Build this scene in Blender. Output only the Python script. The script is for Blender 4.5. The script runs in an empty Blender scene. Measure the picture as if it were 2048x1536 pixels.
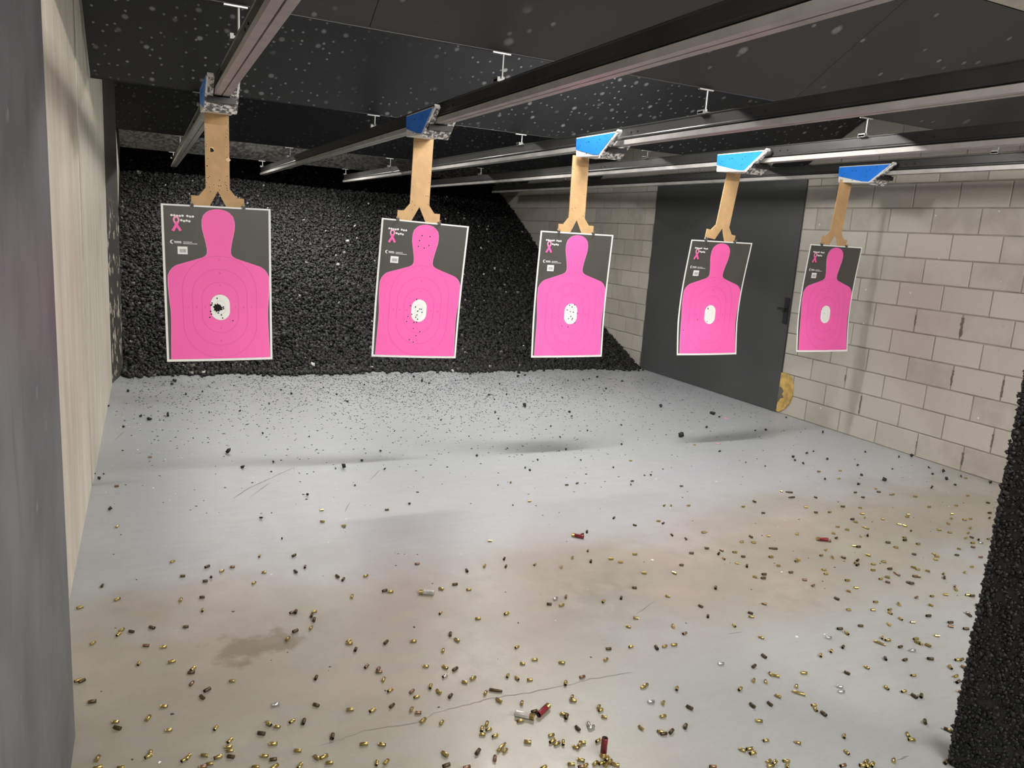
import bpy, bmesh, math, random
import numpy as np
from mathutils import Matrix, Vector

random.seed(11)
rng = np.random.default_rng(11)
scene = bpy.context.scene
COL = scene.collection

# ------------------------------------------------------------------ camera
# X across the lanes, Y downrange, Z up; floor at z = 0, lens at eye height
cam_data = bpy.data.cameras.new('camera')
cam_data.sensor_width = 36.0
cam_data.lens = 1538.0 / 2048.0 * 36.0
cam_data.clip_start = 0.02
cam = bpy.data.objects.new('camera', cam_data)
COL.objects.link(cam)
cam.matrix_world = Matrix((
    (0.9046172, 0.0212579, -0.4256946, 0.0),
    (-0.4209074, 0.2018285, -0.8843654, 0.0),
    (0.0671176, 0.9791901, 0.1915252, 1.6),
    (0, 0, 0, 1)))
scene.camera = cam

# ------------------------------------------------------------------ world, lamps, exposure
world = bpy.data.worlds.new('world')
scene.world = world
world.use_nodes = True
world.node_tree.nodes['Background'].inputs[0].default_value = (0.6, 0.65, 0.7, 1)
world.node_tree.nodes['Background'].inputs[1].default_value = 0.02

LAMPS = [  # centre x, y, z, power, length across the lanes, tilt downrange in degrees
    (2.55, -0.80, 2.72, 155, 4.6, 64),
    (2.75, 4.47, 2.90, 48, 1.2, 0),
    (2.75, 7.40, 2.93, 38, 2.4, 0),
    (1.60, 10.90, 2.88, 70, 2.4, 0),
]
for i, (x, y, z, p, ln, tilt) in enumerate(LAMPS):
    ld = bpy.data.lights.new('strip_lamp', 'AREA')
    ld.shape = 'RECTANGLE'; ld.size = ln; ld.size_y = 0.10
    ld.energy = p; ld.color = (1.0, 0.97, 0.925)
    lo = bpy.data.objects.new('strip_lamp', ld)
    COL.objects.link(lo); tr = math.radians(tilt)
    lo.location = (x, y + 0.012 * math.sin(tr), z - 0.012 * math.cos(tr)); lo.rotation_euler = (tr, 0, 0)

vs = scene.view_settings
vs.view_transform = 'Standard'; vs.look = 'None'
vs.exposure = 0.7; vs.gamma = 1.0
vs.use_curve_mapping = False

# positions on the floor in metres: x, y, heading, kind
CASINGS = [(0.845, 1.887, 357, 'c'), (0.789, 1.915, 189, 'd'), (0.596, 1.997, 245, 'b'), (0.624, 1.992, 42, 'b'), (0.379, 2.06, 234, 'b'), (1.067, 1.806, 194, 'b'), (0.464, 2.047, 167, 'b'), (0.31, 2.083, 33, 'b'), (0.941, 1.894, 64, 'c'), (0.259, 2.101, 161, 'b'), (0.803, 1.965, 114, 'b'), (1.178, 1.768, 169, 'c'), (0.433, 2.082, 118, 'b'), (0.454, 2.078, 18, 'b'), (1.186, 1.767, 38, 'b'), (1.154, 1.789, 163, 'b'), (0.311, 2.117, 171, 'd'), (0.903, 1.94, 44, 'd'), (1.227, 1.766, 26, 'b'), (1.191, 1.795, 318, 'b'), (0.986, 1.917, 31, 'b'), (1.258, 1.751, 41, 'b'), (0.117, 2.153, 352, 'c'), (1.246, 1.761, 188, 'b'), (0.289, 2.142, 337, 'b'), (1.284, 1.739, 142, 'b'), (0.136, 2.161, 168, 'b'), (0.386, 2.133, 157, 'b'), (0.633, 2.074, 324, 'b'), (1.275, 1.757, 34, 'b'), (0.983, 1.936, 36, 'B'), (0.582, 2.095, 170, 'b'), (0.196, 2.172, 148, 'd'), (1.274, 1.773, 214, 'b'), (0.161, 2.182, 193, 'b'), (0.068, 2.204, 220, 'b'), (0.125, 2.204, 156, 'b'), (1.072, 1.93, 150, 'b'), (0.196, 2.201, 179, 'b'), (0.077, 2.211, 235, 'b'), (0.321, 2.189, 345, 'b'), (1.207, 1.855, 301, 'b'), (1.158, 1.891, 14, 'b'), (0.498, 2.163, 254, 'd'), (0.986, 1.995, 191, 'b'), (1.179, 1.888, 239, 'b'), (1.15, 1.907, 197, 'b'), (0.95, 2.015, 332, 'b'), (0.193, 2.22, 344, 'b'), (1.226, 1.861, 39, 'b'), (-0.1, 2.229, 170, 'b'), (1.239, 1.868, 161, 'b'), (0.958, 2.039, 242, 'b'), (0.979, 2.031, 187, 'b'), (-0.028, 2.255, 209, 'b'), (-0.16, 2.25, 187, 'b'), (1.161, 1.935, 3, 'b'), (0.2, 2.249, 228, 'b'), (1.571, 1.625, 159, 'c'), (1.293, 1.859, 198, 'b'), (-0.024, 2.266, 260, 'b'), (0.294, 2.252, 149, 'd'), (0.846, 2.116, 42, 'b'), (0.984, 2.059, 52, 'b'), (0.792, 2.146, 34, 'b'), (0.344, 2.271, 330, 'b'), (-0.163, 2.293, 74, 'b'), (0.427, 2.267, 248, 'd'), (1.261, 1.937, 95, 'd'), (1.097, 2.037, 173, 'b'), (0.322, 2.294, 293, 'b'), (0.393, 2.283, 212, 'b'), (1.307, 1.925, 15, 's'), (0.79, 2.191, 340, 'c'), (0.165, 2.327, 238, 'b'), (1.306, 1.936, 250, 's'), (0.651, 2.254, 207, 'b'), (0.775, 2.216, 56, 'b'), (1.751, 1.564, 347, 'b'), (0.582, 2.282, 169, 'b'), (0.03, 2.364, 352, 'b'), (1.255, 2.004, 226, 'd'), (1.521, 1.814, 349, 'd'), (1.761, 1.583, 17, 'b'), (0.719, 2.257, 40, 'd'), (1.775, 1.571, 202, 'b'), (1.802, 1.543, 225, 'b'), (1.518, 1.824, 154, 'b'), (1.165, 2.068, 183, 'd'), (1.466, 1.867, 97, 'b'), (1.252, 2.022, 324, 'b'), (1.74, 1.632, 176, 'b'), (1.718, 1.657, 300, 'b'), (1.552, 1.815, 30, 'd'), (0.482, 2.344, 314, 'd'), (1.379, 1.961, 146, 'b'), (1.817, 1.564, 156, 'b'), (1.744, 1.652, 171, 'b'), (1.145, 2.125, 55, 'b'), (0.358, 2.389, 0, 's'), (1.075, 2.165, 115, 'b'), (0.813, 2.279, 188, 'b'), (0.925, 2.244, 45, 'd'), (-0.115, 2.426, 141, 'd'), (1.388, 1.998, 195, 'b'), (1.615, 1.821, 41, 'd'), (-0.028, 2.447, 63, 'b'), (1.391, 2.016, 40, 'b'), (0.807, 2.313, 41, 'c'), (0.895, 2.281, 104, 'b'), (1.048, 2.221, 50, 'b'), (0.738, 2.345, 205, 'b'), (1.323, 2.078, 157, 'b'), (-0.122, 2.461, 339, 'b'), (1.576, 1.895, 359, 'b'), (1.979, 1.483, 178, 'c'), (1.829, 1.668, 170, 'b'), (1.089, 2.223, 327, 'D'), (0.878, 2.32, 241, 'b'), (1.33, 2.097, 50, 'b'), (0.019, 2.498, 340, 'b'), (2.042, 1.46, 161, 'b'), (0.136, 2.51, 116, 'd'), (1.003, 2.306, 141, 'b'), (2.055, 1.452, 191, 'b'), (1.925, 1.622, 310, 'b'), (0.734, 2.415, 58, 'b'), (2.076, 1.452, 207, 'b'), (1.585, 1.979, 345, 's'), (2.068, 1.469, 23, 'b'), (1.041, 2.32, 23, 'b'), (1.623, 1.959, 41, 'b'), (0.95, 2.366, 205, 's'), (1.697, 1.904, 113, 'd'), (2.045, 1.527, 260, 'b'), (0.154, 2.548, 212, 'd'), (0.512, 2.503, 245, 'd'), (1.235, 2.244, 164, 'b'), (1.194, 2.268, 272, 'b'), (1.349, 2.18, 235, 'b'), (1.168, 2.293, 230, 'b'), (0.732, 2.468, 171, 'c'), (1.882, 1.759, 330, 'b'), (0.237, 2.577, 163, 'b'), (0.734, 2.486, 233, 'c'), (1.0, 2.395, 29, 'd'), (2.163, 1.442, 37, 'b'), (-0.194, 2.598, 355, 'd'), (0.969, 2.419, 300, 'b'), (0.108, 2.604, 61, 'c'), (0.904, 2.449, 329, 'b'), (0.698, 2.517, 225, 'c'), (1.61, 2.065, 9, 'b'), (1.429, 2.197, 6, 'c'), (1.625, 2.071, 18, 'b'), (2.106, 1.592, 219, 'b'), (1.726, 2.016, 225, 'b'), (1.924, 1.838, 88, 'd'), (1.256, 2.35, 149, 'b'), (0.11, 2.675, 352, 'd'), (0.117, 2.697, 229, 'b'), (2.325, 1.374, 196, 'd'), (1.313, 2.36, 340, 'b'), (1.403, 2.308, 316, 'b'), (1.993, 1.824, 89, 'd'), (1.001, 2.53, 64, 'b'), (0.688, 2.643, 245, 'd'), (2.138, 1.712, 268, 'd'), (-0.232, 2.737, 32, 'd'), (1.953, 1.935, 207, 'b'), (2.131, 1.742, 249, 'b'), (-0.243, 2.743, 208, 'b'), (2.318, 1.497, 159, 'b'), (1.578, 2.271, 24, 'b'), (2.058, 1.851, 116, 'b'), (0.05, 2.769, 189, 'b'), (2.145, 1.764, 166, 'b'), (0.811, 2.657, 45, 'd'), (0.677, 2.695, 343, 'b'), (1.287, 2.465, 206, 'b'), (2.329, 1.52, 56, 'b'), (0.916, 2.632, 342, 'b'), (-0.058, 2.791, 255, 'b'), (0.679, 2.713, 218, 'b'), (1.08, 2.586, 111, 'b'), (2.149, 1.841, 130, 'B'), (2.043, 1.962, 38, 'b'), (0.461, 2.8, 53, 'b'), (2.082, 1.94, 57, 'b'), (1.071, 2.637, 67, 'd'), (1.631, 2.336, 343, 'd'), (2.175, 1.877, 41, 'b'), (0.025, 2.883, 357, 'b'), (0.498, 2.85, 205, 'd'), (1.728, 2.322, 187, 'b'), (1.998, 2.097, 347, 's'), (2.499, 1.48, 283, 'b'), (2.457, 1.551, 42, 'd'), (2.496, 1.49, 300, 'd'), (2.152, 1.959, 133, 'b'), (0.56, 2.856, 56, 'b'), (2.139, 1.974, 77, 'b'), (-0.034, 2.912, 159, 'c'), (1.823, 2.28, 256, 'd'), (2.313, 1.792, 341, 's'), (2.115, 2.04, 24, 'd'), (1.863, 2.28, 1, 'b'), (2.335, 1.819, 314, 's'), (1.907, 2.276, 349, 'b'), (0.584, 2.916, 71, 'd'), (1.227, 2.722, 170, 'b'), (2.273, 1.937, 338, 'b'), (-0.213, 2.989, 45, 'b'), (0.581, 2.953, 70, 'd'), (0.106, 3.013, 353, 'd'), (1.093, 2.815, 231, 'b'), (-0.129, 3.028, 236, 'b'), (2.208, 2.085, 266, 'd'), (-0.085, 3.036, 141, 'd'), (-0.013, 3.044, 318, 'd'), (1.36, 2.724, 202, 'b'), (0.598, 2.986, 359, 'b'), (0.511, 3.005, 206, 'c'), (0.523, 3.004, 251, 'd'), (1.809, 2.463, 307, 'b'), (2.508, 1.752, 253, 'b'), (-0.119, 3.058, 53, 'b'), (2.564, 1.676, 267, 'd'), (2.553, 1.713, 180, 'b'), (2.591, 1.668, 212, 'd'), (2.442, 1.88, 105, 'd'), (2.008, 2.339, 194, 'c'), (1.997, 2.404, 66, 'b'), (0.174, 3.131, 265, 'b'), (1.882, 2.516, 150, 'b'), (0.775, 3.068, 68, 'b'), (1.578, 2.745, 157, 'd'), (2.444, 2.014, 223, 'b'), (1.626, 2.719, 13, 'b'), (2.556, 1.884, 274, 'b'), (2.306, 2.207, 293, 'b'), (0.947, 3.064, 347, 'b'), (2.769, 1.633, 299, 'c'), (0.925, 3.081, 201, 'd'), (1.628, 2.781, 24, 's'), (2.691, 1.779, 168, 'b'), (2.514, 2.025, 215, 'b'), (1.171, 3.023, 129, 'b'), (2.263, 2.325, 254, 'b'), (1.289, 2.981, 181, 'b'), (0.097, 3.249, 78, 'b'), (1.684, 2.784, 54, 'c'), (0.18, 3.249, 175, 'd'), (1.827, 2.693, 220, 'b'), (2.204, 2.429, 229, 'd'), (2.826, 1.685, 191, 'd'), (2.59, 2.033, 210, 'd'), (1.247, 3.048, 357, 'd'), (2.689, 1.906, 231, 'd'), (-0.275, 3.297, 200, 'b'), (1.924, 2.697, 231, 'd'), (2.856, 1.716, 7, 'b'), (-0.142, 3.329, 39, 'b'), (0.777, 3.243, 60, 'd'), (2.762, 1.872, 2, 'd'), (2.592, 2.111, 345, 's'), (0.398, 3.323, 41, 'b'), (2.394, 2.364, 155, 'b'), (2.234, 2.517, 289, 'd'), (0.759, 3.281, 104, 'd'), (0.883, 3.25, 25, 'b'), (2.896, 1.768, 237, 'b'), (2.415, 2.393, 125, 'd'), (2.147, 2.646, 147, 'b'), (0.202, 3.402, 181, 'd'), (2.875, 1.842, 150, 'd'), (2.776, 2.005, 292, 'B'), (2.703, 2.114, 252, 'b'), (2.953, 1.75, 266, 'c'), (0.589, 3.385, 105, 'd'), (2.044, 2.768, 331, 'd'), (2.861, 1.914, 344, 's'), (2.836, 1.953, 5, 'd'), (1.353, 3.167, 262, 'd'), (0.454, 3.419, 168, 'b'), (2.704, 2.153, 166, 'd'), (2.831, 2.011, 164, 'b'), (2.824, 2.034, 218, 'b'), (0.113, 3.481, 352, 'd'), (2.983, 1.798, 168, 'b'), (-0.204, 3.477, 81, 'd'), (0.639, 3.424, 252, 'c'), (3.002, 1.794, 189, 'd'), (0.278, 3.487, 31, 'b'), (1.151, 3.307, 184, 'c'), (1.455, 3.191, 55, 'b'), (1.555, 3.158, 55, 'd'), (2.543, 2.445, 305, 'c'), (0.326, 3.517, 348, 'c'), (2.95, 1.943, 61, 'b'), (2.944, 1.957, 280, 'b'), (2.967, 1.922, 283, 'b'), (2.82, 2.143, 341, 'd'), (0.22, 3.55, 216, 'd'), (2.964, 1.978, 172, 'b'), (1.702, 3.136, 223, 'b'), (1.818, 3.071, 63, 'b'), (2.428, 2.648, 227, 'd'), (1.584, 3.242, 235, 'd'), (0.612, 3.565, 41, 'd'), (2.184, 2.891, 335, 'b'), (0.457, 3.604, 251, 'b'), (2.96, 2.11, 72, 'b'), (0.077, 3.651, 48, 'b'), (3.085, 1.967, 334, 'b'), (1.995, 3.087, 235, 'd'), (2.333, 2.846, 111, 'b'), (2.894, 2.274, 158, 'b'), (1.927, 3.155, 53, 'b'), (2.14, 3.037, 341, 'b'), (3.089, 2.09, 158, 'b'), (3.062, 2.131, 251, 'b'), (2.114, 3.085, 349, 'b'), (3.008, 2.236, 162, 'b'), (3.063, 2.187, 255, 'b'), (2.93, 2.376, 97, 'd'), (2.429, 2.915, 343, 'd'), (3.09, 2.212, 185, 'b'), (3.23, 2.005, 141, 'c'), (2.05, 3.21, 234, 'b'), (2.709, 2.688, 125, 'b'), (2.74, 2.663, 346, 'd'), (1.604, 3.468, 159, 'b'), (3.278, 1.966, 158, 'd'), (2.27, 3.1, 167, 'b'), (3.264, 2.031, 347, 'd'), (3.092, 2.292, 168, 'b'), (3.22, 2.109, 169, 'd'), (2.929, 2.521, 21, 'c'), (2.777, 2.697, 169, 'd'), (3.184, 2.237, 55, 'b'), (3.057, 2.418, 119, 'b'), (2.936, 2.584, 333, 'c'), (2.759, 2.802, 227, 'd'), (2.735, 2.849, 330, 'b'), (3.127, 2.436, 151, 'b'), (2.934, 2.674, 349, 'd'), (2.577, 3.024, 339, 'd'), (2.704, 2.916, 253, 'b'), (0.923, 3.873, 176, 'b'), (3.333, 2.181, 105, 'b'), (3.425, 2.05, 59, 'd'), (3.435, 2.069, 299, 's'), (2.932, 2.759, 333, 'b'), (2.134, 3.414, 202, 'd'), (3.152, 2.512, 167, 'b'), (3.337, 2.262, 15, 'c'), (2.72, 2.976, 217, 'd'), (0.828, 3.964, 156, 'b'), (3.106, 2.606, 163, 'b'), (2.827, 2.907, 341, 'd'), (2.179, 3.439, 236, 'd'), (2.703, 3.053, 345, 'd'), (2.765, 3.006, 99, 'c'), (2.822, 2.967, 165, 'b'), (3.432, 2.248, 173, 'b'), (3.136, 2.646, 154, 'b'), (2.975, 2.859, 172, 'b'), (3.346, 2.432, 300, 'c'), (3.562, 2.109, 32, 'b'), (3.073, 2.774, 184, 'b'), (3.344, 2.472, 174, 'b'), (-0.167, 4.162, 65, 'b'), (3.099, 2.786, 73, 'b'), (2.673, 3.197, 70, 'd'), (3.518, 2.238, 336, 'b'), (2.629, 3.266, 251, 'd'), (3.458, 2.382, 349, 'd'), (3.454, 2.395, 141, 'd'), (3.398, 2.476, 127, 'b'), (1.21, 4.048, 180, 'd'), (0.859, 4.138, 179, 'b'), (3.628, 2.198, 153, 'b'), (3.64, 2.184, 347, 'd'), (3.398, 2.564, 159, 'b'), (3.073, 2.946, 154, 'D'), (2.505, 3.451, 305, 'd'), (2.962, 3.072, 354, 'b'), (3.625, 2.26, 58, 'b'), (3.367, 2.637, 194, 'd'), (3.484, 2.49, 78, 'C'), (3.026, 3.046, 161, 'b'), (3.271, 2.793, 183, 'b'), (3.381, 2.663, 203, 'b'), (3.311, 2.752, 51, 'b'), (3.556, 2.438, 150, 'd'), (3.655, 2.287, 212, 'b'), (2.838, 3.248, 173, 'b'), (3.573, 2.431, 278, 'b'), (3.503, 2.547, 350, 'd'), (2.447, 3.583, 220, 'd'), (3.372, 2.734, 91, 'd'), (3.465, 2.619, 162, 'b'), (3.418, 2.681, 202, 'd'), (2.689, 3.431, 25, 'd'), (3.068, 3.116, 90, 'd'), (2.684, 3.47, 334, 'b'), (3.699, 2.377, 34, 'd'), (3.359, 2.844, 25, 'b'), (3.551, 2.624, 148, 'b'), (3.653, 2.496, 155, 'b'), (3.688, 2.465, 290, 'b'), (3.652, 2.522, 291, 'b'), (3.182, 3.097, 317, 'b'), (3.744, 2.414, 206, 'b'), (3.541, 2.715, 103, 'b'), (2.082, 3.967, 2, 'b'), (3.879, 2.39, 26, 'b'), (3.49, 2.935, 42, 'c'), (3.586, 2.821, 170, 'd'), (3.571, 2.84, 333, 'b'), (3.376, 3.073, 16, 'b'), (3.565, 2.959, 17, 'd'), (3.879, 2.559, 335, 'b'), (3.822, 2.649, 313, 'd'), (3.994, 2.429, 354, 'b'), (2.882, 3.685, 213, 'b'), (3.805, 2.751, 148, 'b'), (2.926, 3.674, 234, 'b'), (3.608, 3.019, 130, 'b'), (3.929, 2.588, 149, 'b'), (3.944, 2.618, 277, 'b'), (3.036, 3.642, 0, 'b'), (3.821, 2.818, 152, 'd'), (3.736, 2.936, 51, 'b'), (3.791, 2.934, 216, 'd'), (4.065, 2.565, 147, 'd'), (-0.189, 4.811, 351, 'c'), (2.12, 4.323, 240, 'b'), (3.743, 3.04, 135, 'b'), (3.43, 3.407, 148, 'd'), (3.724, 3.094, 343, 'b'), (3.988, 2.751, 176, 'b'), (3.958, 2.815, 177, 'd'), (2.465, 4.188, 177, 'd'), (4.179, 2.503, 347, 'c'), (3.383, 3.534, 177, 'b'), (3.995, 2.846, 175, 'b'), (2.552, 4.202, 29, 'd'), (4.168, 2.625, 112, 'b'), (3.888, 3.034, 98, 'B'), (3.906, 3.12, 132, 'b'), (4.281, 2.618, 325, 'd'), (3.525, 3.591, 273, 'd'), (3.785, 3.322, 337, 'd'), (3.926, 3.163, 173, 'd'), (4.142, 2.916, 208, 'b'), (4.344, 2.662, 164, 'b'), (2.955, 4.151, 358, 'd'), (3.882, 3.302, 184, 'b'), (3.797, 3.417, 341, 'b'), (4.034, 3.163, 29, 'b'), (3.235, 3.977, 168, 'd'), (4.172, 2.983, 102, 'b'), (4.394, 2.648, 340, 's'), (4.162, 3.016, 323, 'b'), (4.376, 2.728, 19, 'b'), (4.134, 3.11, 152, 'b'), (4.435, 2.688, 210, 'd'), (4.079, 3.22, 323, 'b'), (4.426, 2.725, 102, 'd'), (4.365, 2.822, 157, 'b'), (4.338, 2.873, 336, 'b'), (4.514, 2.679, 177, 'b'), (3.849, 3.593, 175, 'D'), (4.061, 3.358, 157, 'd'), (4.479, 2.782, 20, 'b'), (4.162, 3.309, 151, 'b'), (4.34, 3.099, 353, 'b'), (3.87, 3.708, 286, 'b'), (4.019, 3.548, 94, 'd'), (-0.011, 5.367, 186, 'c'), (3.914, 3.682, 151, 'D'), (4.504, 2.932, 66, 'b'), (4.575, 2.836, 26, 'b'), (4.389, 3.129, 152, 'b'), (4.618, 2.992, 24, 'b'), (4.688, 2.952, 153, 'b'), (4.367, 3.463, 158, 'd'), (4.745, 2.952, 346, 'b'), (3.223, 4.574, 324, 'b'), (4.709, 3.053, 148, 'b'), (4.4, 3.556, 359, 'd'), (4.672, 3.192, 0, 'b'), (4.898, 2.926, 19, 'd'), (4.588, 3.52, 147, 'd'), (4.64, 3.455, 180, 'B'), (4.998, 2.992, 174, 'd'), (4.904, 3.162, 354, 'b'), (4.778, 3.377, 340, 'b'), (4.632, 3.581, 340, 'b'), (4.544, 3.83, 330, 'b'), (4.527, 4.003, 169, 'b'), (5.201, 3.138, 308, 'd'), (5.203, 3.287, 345, 'b'), (4.726, 3.982, 335, 'b'), (4.026, 4.846, 346, 'b'), (5.617, 3.588, 332, 'b')]
CHUNKS = [(0.212, 7.843, 4), (0.285, 7.241, 2), (0.427, 7.343, 2), (0.721, 7.577, 2), (0.465, 8.024, 2), (0.67, 6.548, 2), (-0.007, 6.378, 4), (0.121, 6.47, 4), (-0.185, 6.18, 2), (0.934, 6.786, 2), (1.119, 7.325, 2), (1.179, 7.127, 3), (1.528, 7.4, 2), (1.582, 7.061, 2), (0.757, 5.817, 2), (0.472, 5.366, 5), (0.526, 5.011, 4), (-0.287, 4.973, 3), (0.731, 5.091, 2), (0.827, 4.395, 2), (0.431, 6.55, 1), (-0.179, 7.431, 2), (0.363, 7.042, 1), (0.688, 6.708, 1), (-0.308, 6.869, 2), (-0.314, 5.08, 1), (-0.267, 5.063, 1), (-0.209, 4.426, 3), (-0.071, 6.496, 2), (0.69, 4.895, 1), (1.072, 5.666, 2), (0.273, 5.783, 1), (0.365, 5.649, 1), (1.123, 7.981, 2), (0.815, 7.966, 2), (0.182, 7.689, 3), (1.611, 6.748, 3), (1.743, 5.702, 2), (1.491, 5.197, 2), (1.151, 4.873, 4), (1.302, 4.991, 2), (1.403, 4.774, 2), (2.317, 6.302, 1), (2.231, 5.975, 2), (3.061, 6.871, 3), (3.032, 6.67, 2), (3.247, 6.855, 2), (3.188, 6.328, 4), (3.104, 6.327, 1), (2.812, 6.154, 2), (2.742, 5.924, 2), (2.276, 5.449, 1), (2.437, 5.067, 2), (2.13, 4.929, 2), (2.355, 4.587, 2), (2.364, 4.531, 2), (1.83, 4.734, 1), (2.526, 4.734, 2), (3.006, 5.277, 2), (3.096, 5.612, 2), (3.767, 6.631, 2), (3.53, 6.059, 3), (3.465, 5.902, 2), (3.344, 5.415, 2), (4.512, 6.998, 2), (4.312, 6.759, 1), (4.201, 6.503, 1), (4.075, 6.216, 1), (3.759, 5.534, 2), (4.598, 6.109, 3), (2.877, 4.943, 2), (2.85, 4.671, 2), (2.994, 4.454, 2), (3.401, 4.973, 2), (3.165, 4.235, 2), (3.119, 4.246, 1), (2.899, 4.086, 2), (3.345, 4.338, 1), (2.016, 4.294, 1), (1.954, 3.933, 1), (1.365, 4.111, 2), (1.136, 4.502, 2), (2.588, 7.83, 3), (2.603, 7.602, 3), (2.646, 7.501, 3), (2.938, 8.16, 3), (3.448, 8.09, 3), (2.094, 8.127, 4), (2.071, 8.325, 3), (2.351, 8.274, 3), (3.782, 7.721, 3), (3.92, 7.817, 2), (4.284, 8.057, 4), (3.152, 7.675, 2), (2.979, 7.6, 2), (3.406, 7.386, 2), (3.972, 7.236, 2), (4.296, 7.47, 2), (4.627, 7.554, 2), (4.779, 7.63, 3), (4.952, 7.356, 3), (4.492, 7.46, 2), (5.419, 7.992, 4), (5.584, 7.957, 3), (4.464, 7.065, 1), (3.453, 7.096, 1), (2.178, 7.619, 2), (1.955, 7.482, 2), (4.071, 5.087, 4), (4.968, 5.762, 5), (4.943, 5.638, 2), (4.527, 5.313, 2), (5.668, 5.504, 2), (4.934, 5.132, 2), (5.054, 5.128, 2), (5.551, 4.929, 3), (4.951, 4.462, 2), (4.831, 4.419, 2), (4.108, 4.629, 2), (4.619, 4.356, 2), (4.567, 4.285, 2), (4.109, 4.329, 2), (4.196, 4.214, 2), (4.565, 4.196, 2), (4.877, 4.249, 2), (5.412, 4.34, 2), (5.717, 4.137, 3), (5.589, 4.155, 2), (4.996, 4.056, 2), (4.805, 3.854, 2), (5.208, 3.912, 2), (5.564, 3.861, 2), (5.434, 3.732, 2), (5.587, 3.756, 3), (5.611, 3.624, 2), (5.413, 3.601, 3), (4.863, 3.701, 3), (4.418, 3.842, 2), (4.583, 3.688, 3), (5.698, 3.449, 2), (5.354, 3.49, 2), (5.083, 3.48, 2), (0.526, 4.093, 2), (0.589, 3.791, 2), (0.229, 3.43, 2)]
SHELLS = [('red', (2.069, 3.413), (2.116, 3.363)), ('red', (3.422, 2.973), (3.478, 2.942)), ('clear', (1.064, 3.015), (1.118, 2.988)), ('clear', (1.146, 2.032), (1.095, 2.073)), ('red', (1.221, 2.073), (1.153, 2.03)), ('stand', (1.271, 1.792), (1.271, 1.792))]
CRACK = [(0.454, 2.138), (0.523, 2.149), (0.603, 2.168), (0.782, 2.146), (0.846, 2.181), (0.976, 2.186), (1.063, 2.192), (1.203, 2.179), (1.364, 2.173), (1.454, 2.182), (1.632, 2.167)]
SCRATCHES = [[(0.417, 4.455), (0.53, 4.625), (0.682, 4.783), (0.859, 4.976)], [(0.51, 4.449), (0.655, 4.69)], [(2.584, 5.687), (2.705, 5.749), (2.845, 5.901)], [(3.03, 5.78), (3.539, 6.468)], [(2.375, 5.841), (2.47, 6.146)], [(2.896, 4.875), (3.019, 4.822)], [(-0.231, 5.846), (-0.173, 6.082)], [(1.04, 4.227), (0.978, 4.084)], [(1.912, 2.554), (2.066, 2.632)], [(2.183, 1.444), (2.239, 1.445)], [(2.191, 2.283), (2.266, 2.276)], [(1.256, 4.596), (1.372, 4.782)]]
HOLES = {1: [(-0.013, -0.522), (-0.041, -0.55), (-0.048, -0.563), (-0.043, -0.559), (-0.05, -0.598), (-0.047, -0.614), (-0.055, -0.633), (0.008, -0.619), (0.014, -0.637), (0.071, -0.653), (0.02, -0.572), (0.021, -0.583), (0.012, -0.587), (-0.01, -0.607), (-0.013, -0.577)], 2: [(-0.021, -0.087), (0.033, -0.089), (-0.035, -0.12), (-0.039, -0.158), (0.001, -0.165), (0.031, -0.146), (-0.018, -0.501), (-0.056, -0.545), (-0.021, -0.551), (0.02, -0.564), (0.009, -0.563), (0.026, -0.584), (-0.004, -0.578), (-0.043, -0.6), (-0.007, -0.603), (-0.014, -0.619), (-0.001, -0.631), (-0.067, -0.616), (-0.073, -0.65), (-0.024, -0.654), (-0.006, -0.651), (-0.024, -0.694), (0.022, -0.713), (-0.003, -0.741), (-0.047, -0.768), (-0.019, -0.784)], 3: [(-0.011, -0.512), (0.01, -0.524), (-0.027, -0.546), (-0.001, -0.557), (0.024, -0.561), (0.006, -0.592), (-0.012, -0.608), (0.017, -0.616), (0.021, -0.606), (0.03, -0.509), (0.059, -0.571), (0.043, -0.639), (-0.061, -0.663), (-0.011, -0.668)], 4: [(-0.021, -0.524), (-0.021, -0.531), (-0.019, -0.629), (-0.113, -0.614), (-0.239, -0.697)], 5: [(-0.045, -0.533), (-0.013, -0.565), (-0.027, -0.445), (0.011, -0.332), (-0.116, -0.694)]}
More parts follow.
